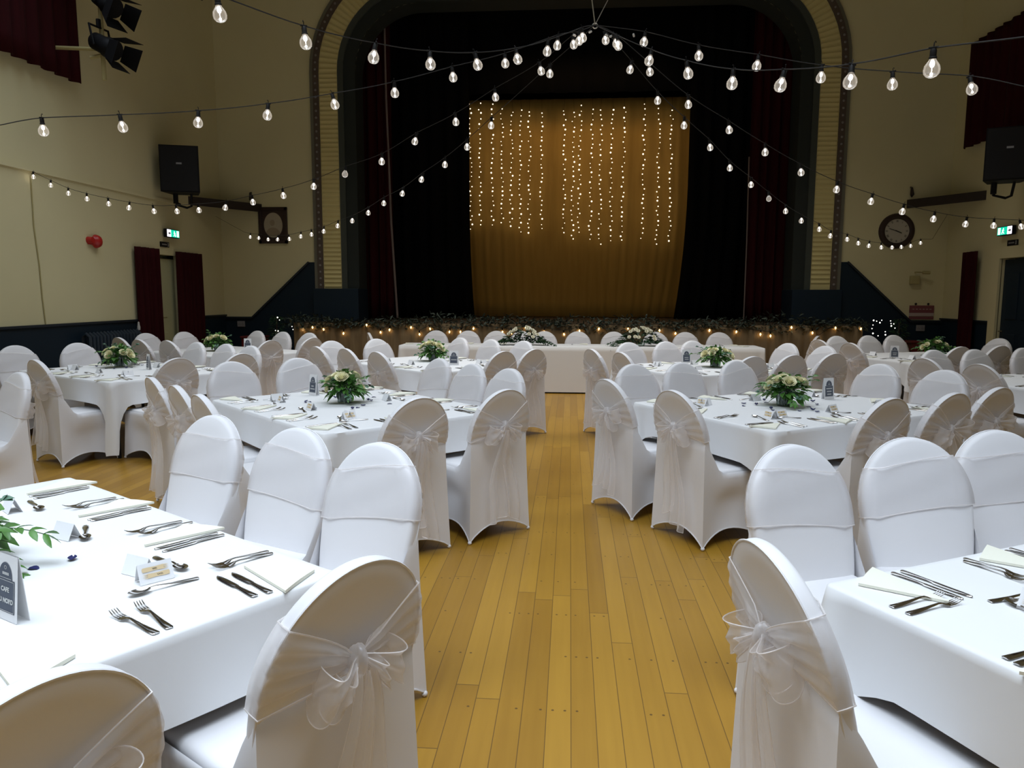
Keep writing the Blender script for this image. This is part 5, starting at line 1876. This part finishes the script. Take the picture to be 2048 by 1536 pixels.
# radiator below the left dado
t = thing('radiator', 'dark blue column radiator against the left wall', 'radiator', (-HX + 0.13, 10.36, 0.12))
b = MB()
for k in range(16):
    y = -0.6 + 1.2 * k / 15
    b.tube([(-0.05, y, 0.05), (-0.05, y, 0.83), (0, y, 0.87), (0.05, y, 0.83), (0.05, y, 0.05), (0, y, 0.0), (-0.05, y, 0.05)], 0.026, 8)
put('columns', b.mesh('columns', M['radiator']), t)
b = MB(); b.tube([(0, -0.64, 0.06), (0, 0.70, 0.06)], 0.022, 8); b.tube([(0, 0.68, 0.06), (0, 0.68, -0.12)], 0.015, 8); put('pipe', b.mesh('pipe', M['radiator']), t)
b = MB(); b.lathe([(0.0005, 0.0), (0.022, 0.0), (0.024, 0.05), (0.016, 0.08), (0.014, 0.12), (0.0005, 0.13)], 12, (0.0, 0.66, 0.87)); v_ = put('valve', b.mesh('valve', M['white_plastic']), t)
v_['label'] = 'white radiator valve cap'
for x, lab in ((-6.05, 'dark red box standing by the back wall behind the far left table'), (6.15, 'dark red box standing by the back wall behind the far right table')):
    t = thing('red_box', lab, 'box', (x, 13.85, 0))
    b = MB(); b.box((0, 0, 0.36), (0.40, 0.34, 0.72), 0.01); put('body', b.mesh('body', M['red_box'], False), t)
    b = MB(); b.box((0, -0.01, 0.735), (0.43, 0.38, 0.03), 0.008); put('lid', b.mesh('lid', M['red_box'], False), t)

# theatre lamps on a boom at the top left
t = thing('lighting_boom', 'pale pipe bracket sticking out from the left wall beside the window curtain', 'bracket', (-6.02, 9.5, 4.3))
b = MB()
b.tube([(0, 0, -0.02), (0, 0, 1.9)], 0.028, 10)
b.tube([(0.0, 0, 0.36), (-0.78, 0.05, 0.42)], 0.024, 10)
b.tube([(0.0, 0.02, 0.30), (-0.17, 0.0, 0.26)], 0.026, 8)
put('pipe', b.mesh('pipe', M['pipe_paint']), t)


def theatre_lamp(x, y, z, tilt, rz, label, sc=1.0):
    t = thing('theatre_lamp', label, 'stage light', (x, y, z), rz, 'theatre lamps on the left boom')
    rot = Matrix.Rotation(tilt, 4, 'Y')
    b = MB()
    prof = [(0.0005, -0.20), (0.06, -0.20), (0.085, -0.17), (0.09, -0.02), (0.105, 0.0), (0.105, 0.09), (0.10, 0.10), (0.0005, 0.08)]
    b.lathe(prof, 18, axis='X')
    b.v = [tuple((rot @ Vector(p)) * sc) for p in b.v]
    put('body', b.mesh('body', M['plastic']), t)
    for k, (a0, ln) in enumerate(((0, 0.17), (90, 0.20), (180, 0.17), (270, 0.15))):
        d = MB()
        a = R(a0)
        c, s = math.cos(a), math.sin(a)
        q = []
        for u, w in ((0.095, 0.085), (0.095 + ln, 0.115)):
            for sg in (-1, 1):
                rr = 0.10 + (u - 0.095) * 0.35
                q.append((u, rr * c - sg * w * s, rr * s + sg * w * c))
        d.add(q, [(0, 1, 3, 2)])
        d.v = [tuple((rot @ Vector(p)) * sc) for p in d.v]
        o = put('barn_door', d.mesh('barn_door', M['plastic'], False), t)
        so = o.modifiers.new('thickness', 'SOLIDIFY'); so.thickness = 0.004
    b = MB()
    b.tube([(-0.06, -0.115, 0.0), (-0.10, -0.12, 0.20), (-0.10, 0.12, 0.20), (-0.06, 0.115, 0.0)], 0.012, 8)
    b.tube([(-0.10, 0, 0.20), (-0.10, 0, 0.28)], 0.022, 8)
    b.v = [tuple(Vector(p) * sc) for p in b.v]
    put('yoke', b.mesh('yoke', M['plastic']), t)
    return t


theatre_lamp(-5.90, 9.42, 4.66, R(26), R(-12), 'lower black theatre lamp with barn doors hanging on the left boom', 1.25)
theatre_lamp(-5.86, 9.42, 5.18, R(34), R(-20), 'upper black theatre lamp with barn doors hanging on the left boom', 1.25)
